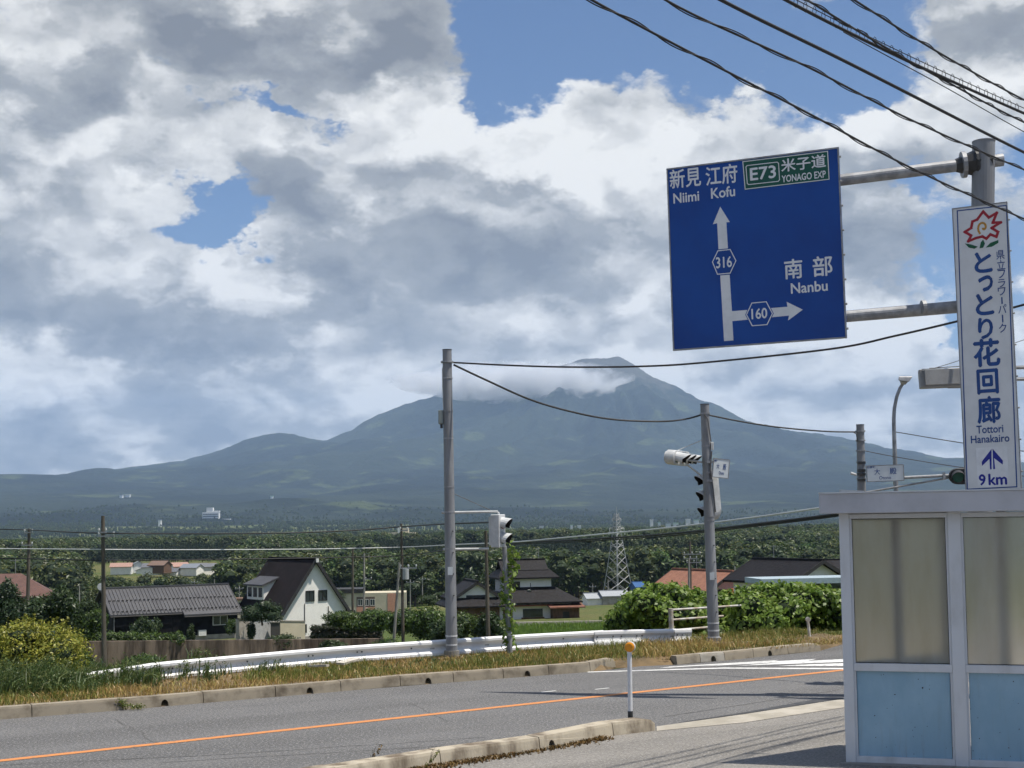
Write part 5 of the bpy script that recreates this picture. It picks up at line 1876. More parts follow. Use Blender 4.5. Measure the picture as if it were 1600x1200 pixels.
# --- dark tiled house at the right
F = P(1275, 935, 130)
dh = thing('house', 'house with dark tiled gable roof at the right edge', 'house', F + HW * 4, HRZ)
gable_part(dh, 6.4, 9.0, 1.8, 1.65, 'y', M_WWALL, M_TROOF, over=.75, overg=.7, th=.22, trim=M_TRIMD)
boxpart(dh, 'gable_vent', M_TRIMD, -1.6, 1.6, -4.58, -4.50, 1.9, 2.15)
F = P(1250, 932, 112)
cp = thing('carport', 'long carport with pale blue fascia above the kudzu', 'carport', F, R(8))
boxpart(cp, 'roof', mat('carport_blue', (0.34, 0.42, 0.46), rough=.5), -4.0, 5.5, -2.2, 2.2, 1.15, 1.6)
boxpart(cp, 'wall', mat('pale_green_wall', (0.40, 0.43, 0.37), rough=.9), -3.2, 5.5, 1.2, 1.4, -2.5, 1.15)
boxpart(cp, 'side_wall', mat('olive_wall', (0.13, 0.14, 0.10), rough=.9), -3.6, 5.4, -.4, -.2, -2.5, .75)
for x in (-3.9, .5, 5.0):
    boxpart(cp, 'post', M_TRIMW, x, x + .12, -2.0, -1.9, -2.5, 1.15)
F = P(1318, 925, 165)
gh = thing('house', 'house with black ridge and red eaves at the far right', 'house', F + HW * 3, R(14))
gable_part(gh, 9, 7, 2.0, 1.6, 'x', M_TIMBER, M_TROOF, over=.9, overg=.7, th=.25)
boxpart(gh, 'lower_eave', M_RTILE, -5.2, 5.2, -4.9, -3.4, 1.25, 1.45)

# --- brown hipped house far left
F = P(26, 968, 125)
lh = thing('house', 'house with brown hipped roof behind the pine at the left edge', 'house', F + HW * 4, R(20))
boxpart(lh, 'wall', mat('olive_render', (0.19, 0.18, 0.12), rough=.9), -4.0, 3.3, -3.2, 3.2, -2, 2.0)
hip_part(lh, 7.3, 6.4, 1.95, 2.0, 2.6, M_BROOF, over=.75, cx=-.3)
boxpart(lh, 'eave_board', M_TRIMD, -4.7, 4.05, -3.95, -3.88, 1.85, 2.0)
boxpart(lh, 'chimney', M_TRIMW, -2.4, -1.75, -.4, .3, 3.3, 4.7)

# --- cream school-like building in the middle
F = P(592, 962, 290)
sb = thing('building', 'long cream building with a peach panel behind the shrubs', 'building', F + HW * 4, R(4))
boxpart(sb, 'wall', M_CREAM, -7.6, 7.6, -4, 4, -6, 4.9)
boxpart(sb, 'roof_parapet', M_TRIMD, -8.0, -1.4, -4.3, 4.2, 4.92, 5.8)
boxpart(sb, 'peach_panel', M_PEACH, 3.6, 5.4, -4.08, -4.0, -6, 4.7)
boxpart(sb, 'recess', mat('recess_brown', (0.13, 0.10, 0.08), rough=.9), -3.0, .9, -4.06, -4.0, -5, 4.1)
boxpart(sb, 'balcony_band', M_PEACH, -3.0, .9, -4.3, -4.07, .9, 1.9)
for z in (2.2, -1.2):
    for x in (-2.8, -1.5, -.2):
        window(sb, 'front', 15, 8.14, x + .6, z + .7, 1.0, 1.3, M_TRIMW)
for x in (-6.8, -4.6):
    window(sb, 'front', 15, 8, x + .6, .9, 1.4, 1.1, M_TRIMW)
boxpart(sb, 'annex', M_WWALL, -11, -7.7, -3, 3, -6, 3.6)
F = P(341, 945, 280)
gr2 = thing('building', 'small shed with pale green roof behind the black house', 'shed', F, R(10))
boxpart(gr2, 'wall', M_CREAM, -2.0, 2.2, -2, 2, -3, 1.3)
hip_part(gr2, 4.2, 4, 1.3, 1.1, 2.2, mat('mint_roof', (0.36, 0.52, 0.42), rough=.6), over=.3)
F = P(362, 945, 250)
gr3 = thing('building', 'small tan flat-roofed building left of the white gabled house', 'shed', F, R(10))
boxpart(gr3, 'wall', M_CREAM, -1.6, 1.8, -2, 2, -3, .9)
boxpart(gr3, 'roof', M_TIMBER, -1.8, 2.0, -2.3, 2.2, .9, 1.25)
for x in (-1.0, .2, 1.2):
    boxpart(gr3, 'window', M_PANE, x - .4, x + .4, -2.05, -2.0, -.6, .5)
for px, py, w, h, m_, lb in ((932, 947, 6.0, 2.0, M_WWALL, 'grey roofed shed left of the lattice tower'), (958, 945, 6.5, 2.3, M_BLOCK, 'shed with pale solar roof beside the lattice tower'),
                             (996, 925, 2.2, 1.3, mat('tarp_blue', (0.025, 0.09, 0.24), rough=.7), 'small blue shed right of the lattice tower')):
    F = P(px, py, 330)
    q = thing('shed', lb, 'shed', F, R(12))
    gable_part(q, w, 5, h, 1.0, 'x', m_, mat('pale_grey_roof', (0.32, 0.34, 0.36), rough=.6) if m_ is not MATS.get('tarp_blue') else m_, over=.4, overg=.3)

# --- village on the wooded rise
vr = random.Random(11)
VIL = [(190, 886, 1), (203, 889, 0), (216, 885, 2), (228, 890, 0), (238, 887, 0), (250, 884, 3), (262, 889, 1), (268, 895, 0), (280, 886, 1), (288, 894, 3), (300, 888, 2), (310, 886, 0), (322, 888, 0), (337, 886, 0), (352, 884, 2), (366, 886, 0)]
VL = ['house with grey roof', 'house with pink tiled roof', 'white walled house', 'house with brown roof']
ORD = ['first', 'second', 'third', 'fourth', 'fifth', 'sixth', 'seventh', 'eighth', 'ninth', 'tenth', 'eleventh', 'twelfth', 'thirteenth', 'fourteenth', 'fifteenth', 'sixteenth']
VM = [mat('village_grey', (0.12, 0.125, 0.14), rough=.6), mat('village_pink', (0.34, 0.21, 0.17), rough=.8), mat('village_slate', (0.20, 0.22, 0.25), rough=.6), mat('village_brown', (0.18, 0.12, 0.09), rough=.8)]
VIL.sort()
for i, (px, py, k) in enumerate(VIL):
    F = P(px, py + 7, 590 + vr.uniform(-25, 25))
    q = thing('house', f'{VL[k]} in the hillside village, {ORD[i]} from the left', 'house', F, R(vr.uniform(-30, 40)), group='houses of the hillside village')
    gable_part(q, vr.uniform(6, 9), vr.uniform(4.5, 6), vr.uniform(1.6, 2.8), vr.uniform(1.1, 1.6), vr.choice('xxy'), M_WWALL if k != 3 else M_TIMBER, VM[k], over=.5, overg=.4, cap=False)

# --- far buildings on the lower slopes
def far_block(label, px, py, Y, parts, m=M_CREAM, rz=0.0):
    F = P(px, py, Y)
    q = thing('building', label, 'building', F, rz)
    for nm, mm, *b_ in parts:
        boxpart(q, nm, mm, *b_)
    return q


M_FARW = mat('far_white', (0.72, 0.72, 0.70), rough=.8)
far_block('large cream block building far off behind the forest', 627, 848, 1600, [('wall', M_CREAM, -16, 17, -10, 10, -25, 12), ('upper_block', M_CREAM, -2, 9, -6, 6, 12, 17), ('stair_tower', M_FARW, -3, 1, -12, -10.1, -10, 19), ('annex', M_FARW, 17.2, 26, -8, 8, -20, 4)]
          + [('window', M_PANE, x, x + 3, -10.2, -10.02, z, z + 2.2) for x in (-14, -9, 4, 9, 13) for z in (1, 7)])
far_block('low white hall with curved yellow eaves left of the cream block', 577, 842, 1650, [('wall', M_FARW, -8, 9, -8, 8, -20, 4), ('roof', mat('pale_yellow_roof', (0.62, 0.56, 0.35), rough=.7), -6, 7, -8.2, 8, 4.05, 7), ('annex', M_BLOCK, 9.1, 26, -6, 6, -20, 5)])
far_block('white hotel block on the distant slope', 330, 812, 4250, [('wall', M_FARW, -26, 26, -10, 10, -40, 24), ('tower', M_FARW, -13, 7, -8, 8, 24, 38), ('penthouse', M_FARW, 8, 27, -8, 8, 24, 28), ('annex', M_FARW, 28, 62, -8, 8, -40, 2)]
          + [('window_band', M_PANE, -24, 24, -10.6, -10.1, z, z + 2.5) for z in (2, 9, 16)])
fr_ = random.Random(4)
FARH = [(250, 815, 3900), (566, 847, 1250), (742, 845, 1150), (800, 846, 1150), (846, 824, 2300), (862, 828, 2000), (872, 830, 1900), (893, 823, 2400), (905, 824, 2350), (848, 770, 7200), (836, 769, 7300), (1015, 773, 7000), (1018, 815, 2900),
        (1030, 819, 2700), (1044, 820, 2650), (1056, 820, 2600), (1075, 814, 3000), (1088, 815, 2950), (1175, 745, 8200), (425, 778, 6500), (745, 768, 7000), (755, 767, 7050), (190, 776, 6400), (200, 776, 6450)]
FARH.sort()
cnt_ = {}
for i, (px, py, Y) in enumerate(FARH):
    s = Y / 2100
    w = fr_.uniform(3, 8) * s
    if Y > 6000:
        g_, lb = 'specks of buildings on the mountain slope', 'tiny white speck of a building high on the mountain slope'
    elif px < 600:
        g_, lb = 'tiny buildings in the foothills', 'tiny pale building in the foothills on the left'
    elif px < 810:
        g_, lb = 'tiny buildings at the forest edge', 'tiny pale building at the forest edge beside the front pole'
    elif px < 950:
        g_, lb = 'tiny farm buildings left of the tower', 'tiny pale farm building left of the lattice tower'
    else:
        g_, lb = 'tiny farm buildings right of the tower', 'tiny pale farm building right of the lattice tower'
    cnt_[g_] = cnt_.get(g_, -1) + 1
    lb += f', {ORD[cnt_[g_]]} from the left'
    q = far_block(lb, px, py, Y, [('wall', M_FARW, -w / 2, w / 2, -4 * s, 4 * s, -15 * s, 2.0 * s), ('roof', fr_.choice([VM[2], M_FARW, MATS['mint_roof']]), -w / 2 - s * .3, w / 2 + s * .3, -4.4 * s, 4.4 * s, 2.02 * s, 3.2 * s)])
    if g_:
        q['group'] = g_

M_DEB = mat('weathered_board', (0.58, 0.54, 0.48), (0.40, 0.36, 0.30), scale=4, rough=.9)
for a, b_, w_, lb in (((482, 1041), (511, 1045), .07, 'thin pale broken board lying in the dry grass'), ((531, 1037), (555, 1034.5), .22, 'wide pale board lying under the guardrail')):
    p0, p1 = G(*a, .10), G(*b_, .10)
    o = MB().bar(p0, p1 + Vector((0, .1, .05)), w_, .04).build('loose_board', M_DEB)
    tag(o, lb, 'debris')

# gutters, curtains, meters and aerials
for root_, x0_, x1_, y_, z_ in ((bh, -6.8, .5, -4.62, 2.42), (bh, .6, 6.8, -5.1, 2.12)):
    MB().tube([(x0_, y_, z_), (x1_, y_, z_)], .06, 6).build('gutter', M_TRIMD, root_, world=False)
MB().tube([(-6.4, -4.4, 2.4), (-6.4, -4.4, -.2)], .045, 6).build('downpipe', M_GALV, bh, world=False)
boxpart(bh, 'air_conditioner', M_TRIMW, 2.2, 3.0, -4.75, -4.4, .05, .65)
boxpart(ah, 'meter_box', M_BLOCK, 3.0, 3.3, -4.85, -4.72, .9, 1.4)
boxpart(ah, 'curtain', M_TRIMW, 1.1, 1.35, -4.705, -4.702, .4, 1.5)
for root_, x_, y_, z_ in ((th_, 3.2, .2, 7.8), (rh, 0, 1.0, 4.0), (dh, 0, 2.0, 3.6), (lh, .5, 0, 4.0)):
    MB().tube([(x_, y_, z_), (x_, y_, z_ + 1.5)], .03, 5).build('aerial_mast', M_GALV, root_, world=False)
    MB().bar((x_ - .5, y_, z_ + 1.35), (x_ + .5, y_ + .2, z_ + 1.35), .03, .03).build('aerial', M_GALV, root_, world=False)


# ------------------------------------------------------------------ plants
def leaf_mat(name, c1, c2, c3=None, trans=0.3, rand=0.5):
    m = bpy.data.materials.new(name)
    m.use_nodes = True
    t = m.node_tree
    t.nodes.clear()
    out = t.nodes.new('ShaderNodeOutputMaterial')
    ge = t.nodes.new('ShaderNodeNewGeometry')
    oi = t.nodes.new('ShaderNodeObjectInfo')
    r = S(t, ge.outputs['Random Per Island'])
    c = mixc(t, r, c1, c2)
    if c3:
        c = mixc(t, (r * 7.77)._m('FRACT').ss(.6, 1.0), c, c3)
    hs = t.nodes.new('ShaderNodeHueSaturation')
    ro = S(t, oi.outputs['Random'])
    t.links.new((ro * rand + (1 - rand / 2)).s, hs.inputs['Value'])
    t.links.new(((ro * 9.1)._m('FRACT') * (0.07 * rand) + (0.5 - 0.035 * rand)).s, hs.inputs['Hue'])
    t.links.new(c, hs.inputs['Color'])
    d = t.nodes.new('ShaderNodeBsdfDiffuse')
    tr = t.nodes.new('ShaderNodeBsdfTranslucent')
    gl = t.nodes.new('ShaderNodeBsdfGlossy')
    gl.inputs['Roughness'].default_value = 0.45
    gl.inputs['Color'].default_value = (.5, .5, .5, 1)
    for n_ in (d, tr):
        t.links.new(hs.outputs[0], n_.inputs['Color'])
    mx = t.nodes.new('ShaderNodeMixShader')
    mx.inputs[0].default_value = trans
    t.links.new(d.outputs[0], mx.inputs[1])
    t.links.new(tr.outputs[0], mx.inputs[2])
    m2 = t.nodes.new('ShaderNodeMixShader')
    m2.inputs[0].default_value = 0.05
    t.links.new(mx.outputs[0], m2.inputs[1])
    t.links.new(gl.outputs[0], m2.inputs[2])
    t.links.new(m2.outputs[0], out.inputs[0])
    return m


L_FOREST = leaf_mat('forest_leaf', (0.027, 0.047, 0.016), (0.064, 0.094, 0.025), (0.105, 0.125, 0.034), rand=1.0)
L_CEDAR = leaf_mat('cedar_leaf', (0.016, 0.032, 0.018), (0.030, 0.052, 0.024), rand=0.6)
L_GARDEN = leaf_mat('garden_leaf', (0.022, 0.042, 0.016), (0.055, 0.085, 0.026), rand=0.3)
L_SHRUB = leaf_mat('shrub_leaf', (0.028, 0.060, 0.014), (0.095, 0.150, 0.030), rand=0.3)
L_PINE = leaf_mat('pine_needle', (0.020, 0.040, 0.018), (0.040, 0.068, 0.026), rand=0.2)
L_KUDZU = leaf_mat('kudzu_leaf', (0.085, 0.155, 0.022), (0.18, 0.27, 0.045), (0.26, 0.34, 0.085), trans=.38, rand=0.1)
L_YELLOW = leaf_mat('yellow_leaf', (0.12, 0.16, 0.022), (0.32, 0.31, 0.045), (0.44, 0.40, 0.09), trans=.3, rand=0.1)
L_HEDGE = leaf_mat('hedge_leaf', (0.020, 0.022, 0.012), (0.050, 0.048, 0.022), rand=0.2)
L_DRY = leaf_mat('dry_grass_blade', (0.28, 0.185, 0.065), (0.44, 0.30, 0.11), (0.29, 0.28, 0.07), trans=.25, rand=0.1)
L_GRASS = leaf_mat('green_grass_blade', (0.09, 0.125, 0.024), (0.18, 0.21, 0.04), (0.27, 0.25, 0.065), trans=.3, rand=0.1)
L_WEED = leaf_mat('weed_blade', (0.045, 0.085, 0.025), (0.105, 0.155, 0.045), (0.19, 0.21, 0.07), trans=.3, rand=0.1)
L_RICE = leaf_mat('rice_blade', (0.13, 0.22, 0.035), (0.19, 0.28, 0.05), trans=.35, rand=0.1)
L_MOSS = leaf_mat('dry_moss_tuft', (0.10, 0.055, 0.02), (0.17, 0.11, 0.035), (0.06, 0.05, 0.02), trans=.1, rand=0.1)
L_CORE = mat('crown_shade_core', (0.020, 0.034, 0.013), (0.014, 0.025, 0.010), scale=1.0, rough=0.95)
M_BARK = mat('bark', (0.10, 0.075, 0.055), (0.06, 0.045, 0.035), scale=5, rough=.95, stretch=(1, 1, .3))


def leaves_on(rs, ells, n, size, aspect=0.7, shell=0.35, up=0.35, jitter=0.5):
    """Leaf quads spread in the outer part of ellipsoids (x,y,z,rx,ry,rz). Returns vertices and quads."""
    e = np.array(ells, float)
    vol = (e[:, 3] * e[:, 4] + e[:, 3] * e[:, 5] + e[:, 4] * e[:, 5])
    idx = rs.choice(len(e), n, p=vol / vol.sum())
    d = rs.normal(size=(n, 3))
    d /= np.linalg.norm(d, axis=1)[:, None] + 1e-9
    rad = 1 - shell * rs.rand(n) ** 1.5 + 0.12 * rs.normal(size=n)
    c = e[idx, :3] + d * e[idx, 3:] * rad[:, None]
    nr = d / e[idx, 3:]
    nr /= np.linalg.norm(nr, axis=1)[:, None]
    nr = nr + np.array([0, 0, up]) + jitter * rs.normal(size=(n, 3))
    nr /= np.linalg.norm(nr, axis=1)[:, None] + 1e-9
    a = np.cross(nr, rs.normal(size=(n, 3)))
    a /= np.linalg.norm(a, axis=1)[:, None] + 1e-9
    b = np.cross(nr, a)
    s = size * (0.6 + 0.8 * rs.rand(n))[:, None]
    v = np.stack([c - a * s, c + b * s * aspect * .5 + nr * s * .12, c + a * s, c - b * s * aspect * .5 + nr * s * .12], 1).reshape(-1, 3)
    f = np.arange(4 * n).reshape(n, 4)
    return v, f


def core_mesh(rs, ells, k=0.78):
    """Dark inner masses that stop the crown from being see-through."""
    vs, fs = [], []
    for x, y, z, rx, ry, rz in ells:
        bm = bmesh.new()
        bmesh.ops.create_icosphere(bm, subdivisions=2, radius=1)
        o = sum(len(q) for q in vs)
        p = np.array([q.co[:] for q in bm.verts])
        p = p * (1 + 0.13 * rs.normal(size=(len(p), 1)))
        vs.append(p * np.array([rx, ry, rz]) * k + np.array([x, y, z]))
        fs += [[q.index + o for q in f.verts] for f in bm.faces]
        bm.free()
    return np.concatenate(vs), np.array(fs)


def plant(name, label, cat, base, ells, n, size, m, seed, trunk=None, aspect=.7, group=None, core=True, shell=.35, jitter=.5, corek=.66, kind=None):
    """ells in world coordinates. trunk = radius."""
    rs = np.random.RandomState(seed)
    base = Vector(base)
    if kind == 'stuff':
        root = bpy.data.objects.new(name, None)
        COL.objects.link(root)
        root.location = base
        struct(root, 'stuff')
    else:
        root = thing(name, label, cat, base, group=group)
    v, f = leaves_on(rs, ells, n, size, aspect, shell=shell, jitter=jitter)
    raw_mesh('foliage', v, f, m, root, base)
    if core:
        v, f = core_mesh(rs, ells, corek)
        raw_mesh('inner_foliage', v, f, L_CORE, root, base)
    if trunk:
        c = Vector(np.mean([e[:3] for e in ells], 0))
        b = MB()
        b.tube([base - Vector((0, 0, .3)), base.lerp(c, .5) + Vector((.1 * trunk, 0, 0)), c], [trunk, trunk * .7, trunk * .35], 8)
        b.build('trunk', M_BARK, root)
        rr = random.Random(seed)
        for e in rr.sample(list(ells), min(4, len(ells))):
            q = base.lerp(c, rr.uniform(.35, .75))
            MB().tube([q, q.lerp(Vector(e[:3]), .55) + Vector((0, 0, .1)), Vector(e[:3])], [trunk * .45, trunk * .3, trunk * .12], 6).build('limb', M_BARK, root)
    return root


def clump(px, py, Y, wpx, hpx, seed, k=7, dep=1.0, low=0.0):
    """Ellipsoids filling a photo-sized patch (centre px, bottom py)."""
    rr = random.Random(seed)
    s = Y / FPX
    c = P(px, py, Y)
    W_, H_ = wpx * s, hpx * s
    out = []
    for i in range(k):
        x = rr.uniform(-.36, .36) * W_
        hmax = H_ * math.sqrt(max(.15, 1 - (2 * x / W_) ** 2))
        z = rr.uniform(.22, .74) * hmax + low * H_
        r = rr.uniform(.20, .32)
        out.append((c.x + x, c.y + rr.uniform(-.35, .35) * W_ * dep, c.z + z, W_ * r, W_ * r * .9, min(H_ * r * 1.05, max(hmax - z, H_ * .12))))
    return c, out


def bush(label, px, py, Y, w, h, n, size, m, seed, name='shrub', cat='shrub', trunk=None, k=7, **kw):
    c, e = clump(px, py, Y, w, h, seed, k + 6)
    return plant(name, label, cat, c, e, int(n * 2.2), size * .85, m, seed, trunk, shell=.5, corek=.6, jitter=.7, **kw)


# kudzu smothering the bank on the right
kb = []
kr = random.Random(21)
outline = [(960, 965), (985, 940), (1020, 920), (1050, 923), (1090, 928), (1115, 938), (1150, 930), (1175, 922), (1210, 920), (1240, 922), (1290, 928), (1340, 932)]
for i in range(70):
    px = kr.uniform(968, 1345)
    top = float(np.interp(px, [a for a, _ in outline], [b for _, b in outline]))
    bot = float(np.interp(px, [960, 1000, 1060, 1120, 1340], [1000, 1004, 1004, 1004, 1000]))
    Y = kr.uniform(32.4, 36.5) + max(0, (1100 - px)) * 0.006
    py = kr.uniform(top + 12, bot - 6)
    if i < 24:
        px = 966 + i * 16.4
        py = float(np.interp(px, [a for a, _ in outline], [b for _, b in outline])) + 13
        Y = 35 + kr.uniform(-.8, 1.2)
    p = P(px, py, Y)
    r = kr.uniform(.28, .46)
    kb.append((p.x, p.y, p.z, r * 1.25, r * 1.2, r * .95))
kroot = plant('kudzu_thicket', None, None, (P(1150, 1004, 34).x, 34, 0), kb, 30000, 0.066, L_KUDZU, 31, kind='stuff', aspect=1.35, shell=.5, corek=.72)
sh_ = []
for i in range(60):
    px = kr.uniform(985, 1330)
    top = float(np.interp(px, [a for a, _ in outline], [b for _, b in outline]))
    q = P(px, top + kr.uniform(-7, 4), 35 + kr.uniform(-1.2, 1))
    for k in range(3):
        sh_.append((q.x + kr.uniform(-.12, .12), q.y, q.z + .05 * k, .07, .07, .06))
plant('kudzu_shoot', None, None, (P(1150, 925, 35).x, 35, 1), sh_, 1100, .06, L_KUDZU, 37, kind='stuff', core=False, shell=1.0, aspect=1.3)['label'] = 'loose kudzu shoots above the thicket'
kroot['label'] = 'bright green kudzu vines smothering the bank on the right'
# yellow shrub at the left edge and dark growth below it
YS = 27.0
c, e = clump(56, 1066, YS, 150, 102, 5, k=24, dep=.6)
plant('shrub', 'rounded yellow-leaved shrub at the left edge of the verge', 'shrub', c, e, 24000, 0.034, L_YELLOW, 5, trunk=.05, aspect=.9, shell=.75, corek=.5, jitter=.9)
q = P(60, 1000, YS - .2)
st_ = []
for i in range(34):
    rr = random.Random(400 + i)
    a0 = P(rr.uniform(5, 120), rr.uniform(975, 1030), YS - rr.uniform(-.3, .5))
    for k in range(4):
        st_.append((a0.x + rr.uniform(-.05, .05) + .03 * k, a0.y, a0.z + .06 * k, .035, .035, .035))
plant('weed_foliage', None, None, q, st_, 3600, .024, L_YELLOW, 23, kind='stuff', core=False, shell=1.0)['label'] = 'stray yellow shoots of the shrub at the left edge'
c, e = clump(-45, 1075, YS + 1, 170, 100, 6, k=12, dep=.5)
plant('shrub', 'dark green shrub partly outside the left edge', 'shrub', c, e, 11000, 0.045, L_SHRUB, 6, aspect=.7, shell=.5)
# creeping vine on the signal post
vr_ = []
for i in range(26):
    k = i / 25
    q = P(797 - 9 * k, 1015 - 160 * k, YA + .3)
    rr = random.Random(i)
    vr_.append((q.x + rr.uniform(-.07, .08) + (.10 if k > .75 else 0), q.y + rr.uniform(-.06, .06), q.z, .12 * (.6 + rr.random() * .7), .10, .12))
vq = P(797, 1015, YA + .3)
plant('climbing_vine', 'leafy vine climbing the thin signal post', 'vine', vq, vr_, 400, 0.055, L_KUDZU, 9, core=False, aspect=1.2)
c, e = clump(782, 1012, YA + 1.6, 60, 50, 91, k=6)

# shrubs and garden trees, left to right
bush('dark pine-like tree at the left edge before the brown roof', 8, 1000, 92, 56, 105, 2600, .17, L_PINE, 41, 'pine_tree', 'tree', .13, k=9)
bush('dark shrub below the brown hipped house', 50, 985, 100, 70, 55, 1500, .16, L_GARDEN, 42)
bush('tall dark garden tree left of the utility pole', 95, 985, 100, 60, 72, 2200, .16, L_GARDEN, 43, 'garden_tree', 'tree', .12, k=9)
bush('dark garden tree just left of the black house', 135, 992, 104, 56, 62, 1900, .16, L_GARDEN, 44, 'garden_tree', 'tree', .12, k=8)
bush('bushy shrub with pale flowers beside the utility pole', 150, 995, 98, 36, 48, 1100, .13, L_SHRUB, 45)
bush('round-topped small tree before the black house front', 226, 996, 122, 42, 40, 1500, .13, L_GARDEN, 46, 'garden_tree', 'tree', .09)
bush('narrow conical shrub before the black house', 297, 1002, 116, 14, 28, 420, .12, L_GARDEN, 47, k=4)
bush('small spreading pine before the white gabled house', 410, 972, 124, 62, 38, 1300, .14, L_PINE, 48, 'pine_tree', 'tree', .10)
bush('slim dark shrub by the white garden wall', 393, 1000, 124, 14, 34, 420, .12, L_GARDEN, 49, k=4)
bush('dark shrub on top of the retaining wall', 441, 1018, 106, 46, 28, 1100, .12, L_GARDEN, 50)
bush('shrub between the black house and the gate pillar', 362, 992, 128, 22, 26, 500, .13, L_SHRUB, 51)
for i, (px, py, Y, w, h, m_, lb) in enumerate(((545, 983, 118, 70, 34, L_SHRUB, 'green shrub right of the white gabled house'), (590, 985, 116, 70, 36, L_SHRUB, 'green shrub behind the leaning timber pole'), (640, 996, 108, 70, 50, L_SHRUB, 'large shrub right of the transformer pole'),
                                               (672, 1000, 104, 60, 56, L_SHRUB, 'tall shrub left of the front pole'), (735, 1000, 102, 64, 50, L_SHRUB, 'broad shrub right of the front pole'), (768, 1003, 100, 44, 48, L_GARDEN, 'dark shrub behind the vine-covered post'),
                                               (697, 1002, 98, 50, 34, L_GARDEN, 'low dark shrub behind the front pole base'), (690, 945, 200, 60, 22, L_GARDEN, 'dark clump left of the traditional house'), (520, 940, 230, 34, 22, L_GARDEN, 'dark tree behind the white gabled house'))):
    bush(lb, px, py, Y, w, h, 1900 if w > 40 else 900, .16, m_, 60 + i, k=8)
bush('ragged shrub growing over the left end of the retaining wall', 128, 1048, 97, 44, 34, 900, .12, L_SHRUB, 81)
bush('weedy shrub at the foot of the retaining wall', 232, 1044, 96, 60, 24, 900, .12, L_SHRUB, 82)
bush('trailing shrub hanging over the retaining wall by the hedge', 520, 1022, 104, 40, 26, 800, .12, L_GARDEN, 83)
bush('leafy shrub at the right end of the retaining wall', 600, 1024, 103, 48, 30, 900, .12, L_SHRUB, 84)
# clipped hedge, low hedge on the retaining wall
hd = []
for i in range(26):
    q = P(489 + 4.2 * i, 999, 121)
    hd += [(q.x, q.y, q.z + .35, .36, .5, .5), (q.x, q.y, q.z + .95, .36, .5, .36)]
plant('clipped_hedge', 'flat-topped dark clipped hedge beside the white gabled house', 'hedge', P(540, 999, 121), hd, 5200, .10, L_HEDGE, 77, shell=.3)
hd = []
hr = random.Random(8)
for i in range(34):
    q = P(124 + 4.8 * i, 1005, 103)
    hd.append((q.x, q.y + hr.uniform(-.3, .3), q.z + .35 + hr.uniform(-.1, .15), .42, .6, .42 + hr.uniform(-.08, .14)))
plant('low_hedge', 'low ragged green hedge on the retaining wall', 'hedge', P(200, 1005, 103), hd, 4800, .12, L_SHRUB, 78, shell=.4)
# banana-like bare patch of rice and meadow
def blades(name, label, pts, h, w, m, seed, lean=.35, wind=(0.0, 0.0)):
    rs = np.random.RandomState(seed)
    p = np.asarray(pts, float)
    n = len(p)
    hh = np.asarray(h) * np.ones(n)
    a = rs.rand(n) * 2 * np.pi
    sx = np.stack([np.cos(a), np.sin(a), 0 * a], 1)
    ln = np.stack([rs.normal(size=n) * lean + wind[0], rs.normal(size=n) * lean + wind[1], 0 * a], 1)
    up = np.array([0, 0, 1.0])
    ww = (np.asarray(w) * (0.6 + .8 * rs.rand(n)))[:, None]
    H1 = (hh * .55)[:, None]
    H2 = hh[:, None]
    m1 = p + up * H1 + ln * H1 * .45
    t = p + up * H2 * (1 - .25 * np.minimum(1, np.linalg.norm(ln, axis=1))[:, None]) + ln * H2
    v = np.stack([p - sx * ww, p + sx * ww, m1 - sx * ww * .8, m1 + sx * ww * .8, t], 1).reshape(-1, 3)
    o = (np.arange(n) * 5)[:, None]
    f = np.concatenate([o + np.array([[0, 1, 2]]), o + np.array([[1, 3, 2]]), o + np.array([[2, 3, 4]])], 0)
    c = p.mean(0)
    ob = raw_mesh(name, v, f, m, off=c)
    struct(ob, 'stuff', label)
    return ob


def on_verge(n, seed, pxr, o_rng, dens=None):
    rs = np.random.RandomState(seed)
    out = []
    x0 = np.array([arc(fpts, G(q, 1124 - .0808 * q)) if False else 0 for q in ()])
    A = np.array(fk[0][:2]) - np.array(fdir[:2]) * 2.5
    Lv = 21.0
    s = rs.rand(n) * Lv
    o_ = o_rng[0] + (o_rng[1] - o_rng[0]) * rs.rand(n)
    XY = A[None] + s[:, None] * np.array(fdir[:2])[None] + o_[:, None] * np.array(fnrm[:2])[None]
    ss_ = (XY[:, 0] - RAIL0.x) * RNRM.x + (XY[:, 1] - RAIL0.y) * RNRM.y
    z = np.array([verge_z(float(a_), float(b_)) for a_, b_ in zip(ss_, o_)])
    ok = ss_ < .9
    XY, z, s, o_ = XY[ok], z[ok], s[ok], o_[ok]
    return np.stack([XY[:, 0], XY[:, 1], z], 1), s, o_


rs = np.random.RandomState(12)
pts, s_, o_ = on_verge(46000, 1, None, (0.22, 5.2))
pat = fbm(pts[:, 0] * .9, pts[:, 1] * .9, 3)
keep = rs.rand(len(pts)) < np.clip(.75 + pat * 1.2, .08, 1)
pts, s_, o_, pat = pts[keep], s_[keep], o_[keep], pat[keep]
hgt_ = (.05 + .13 * rs.rand(len(pts)) ** 1.4) * np.clip(.45 + (o_ - .2) * .7, .45, 1.0)
blades('dry_grass', 'dry tan grass covering the verge behind the kerb', pts, hgt_, .006, L_DRY, 2, lean=.5)
pts, s_, o_ = on_verge(26000, 3, None, (0.35, 5.0))
pat = fbm(pts[:, 0] * .55 + 9, pts[:, 1] * .55, 3)
keep = pat > -.10
pts, o_ = pts[keep], o_[keep]
blades('green_grass', 'fresh green grass tufts in the verge', pts, (.07 + .14 * rs.rand(len(pts))) * np.clip(.5 + (o_ - .3) * .6, .5, 1.15), .0065, L_GRASS, 4, lean=.35)
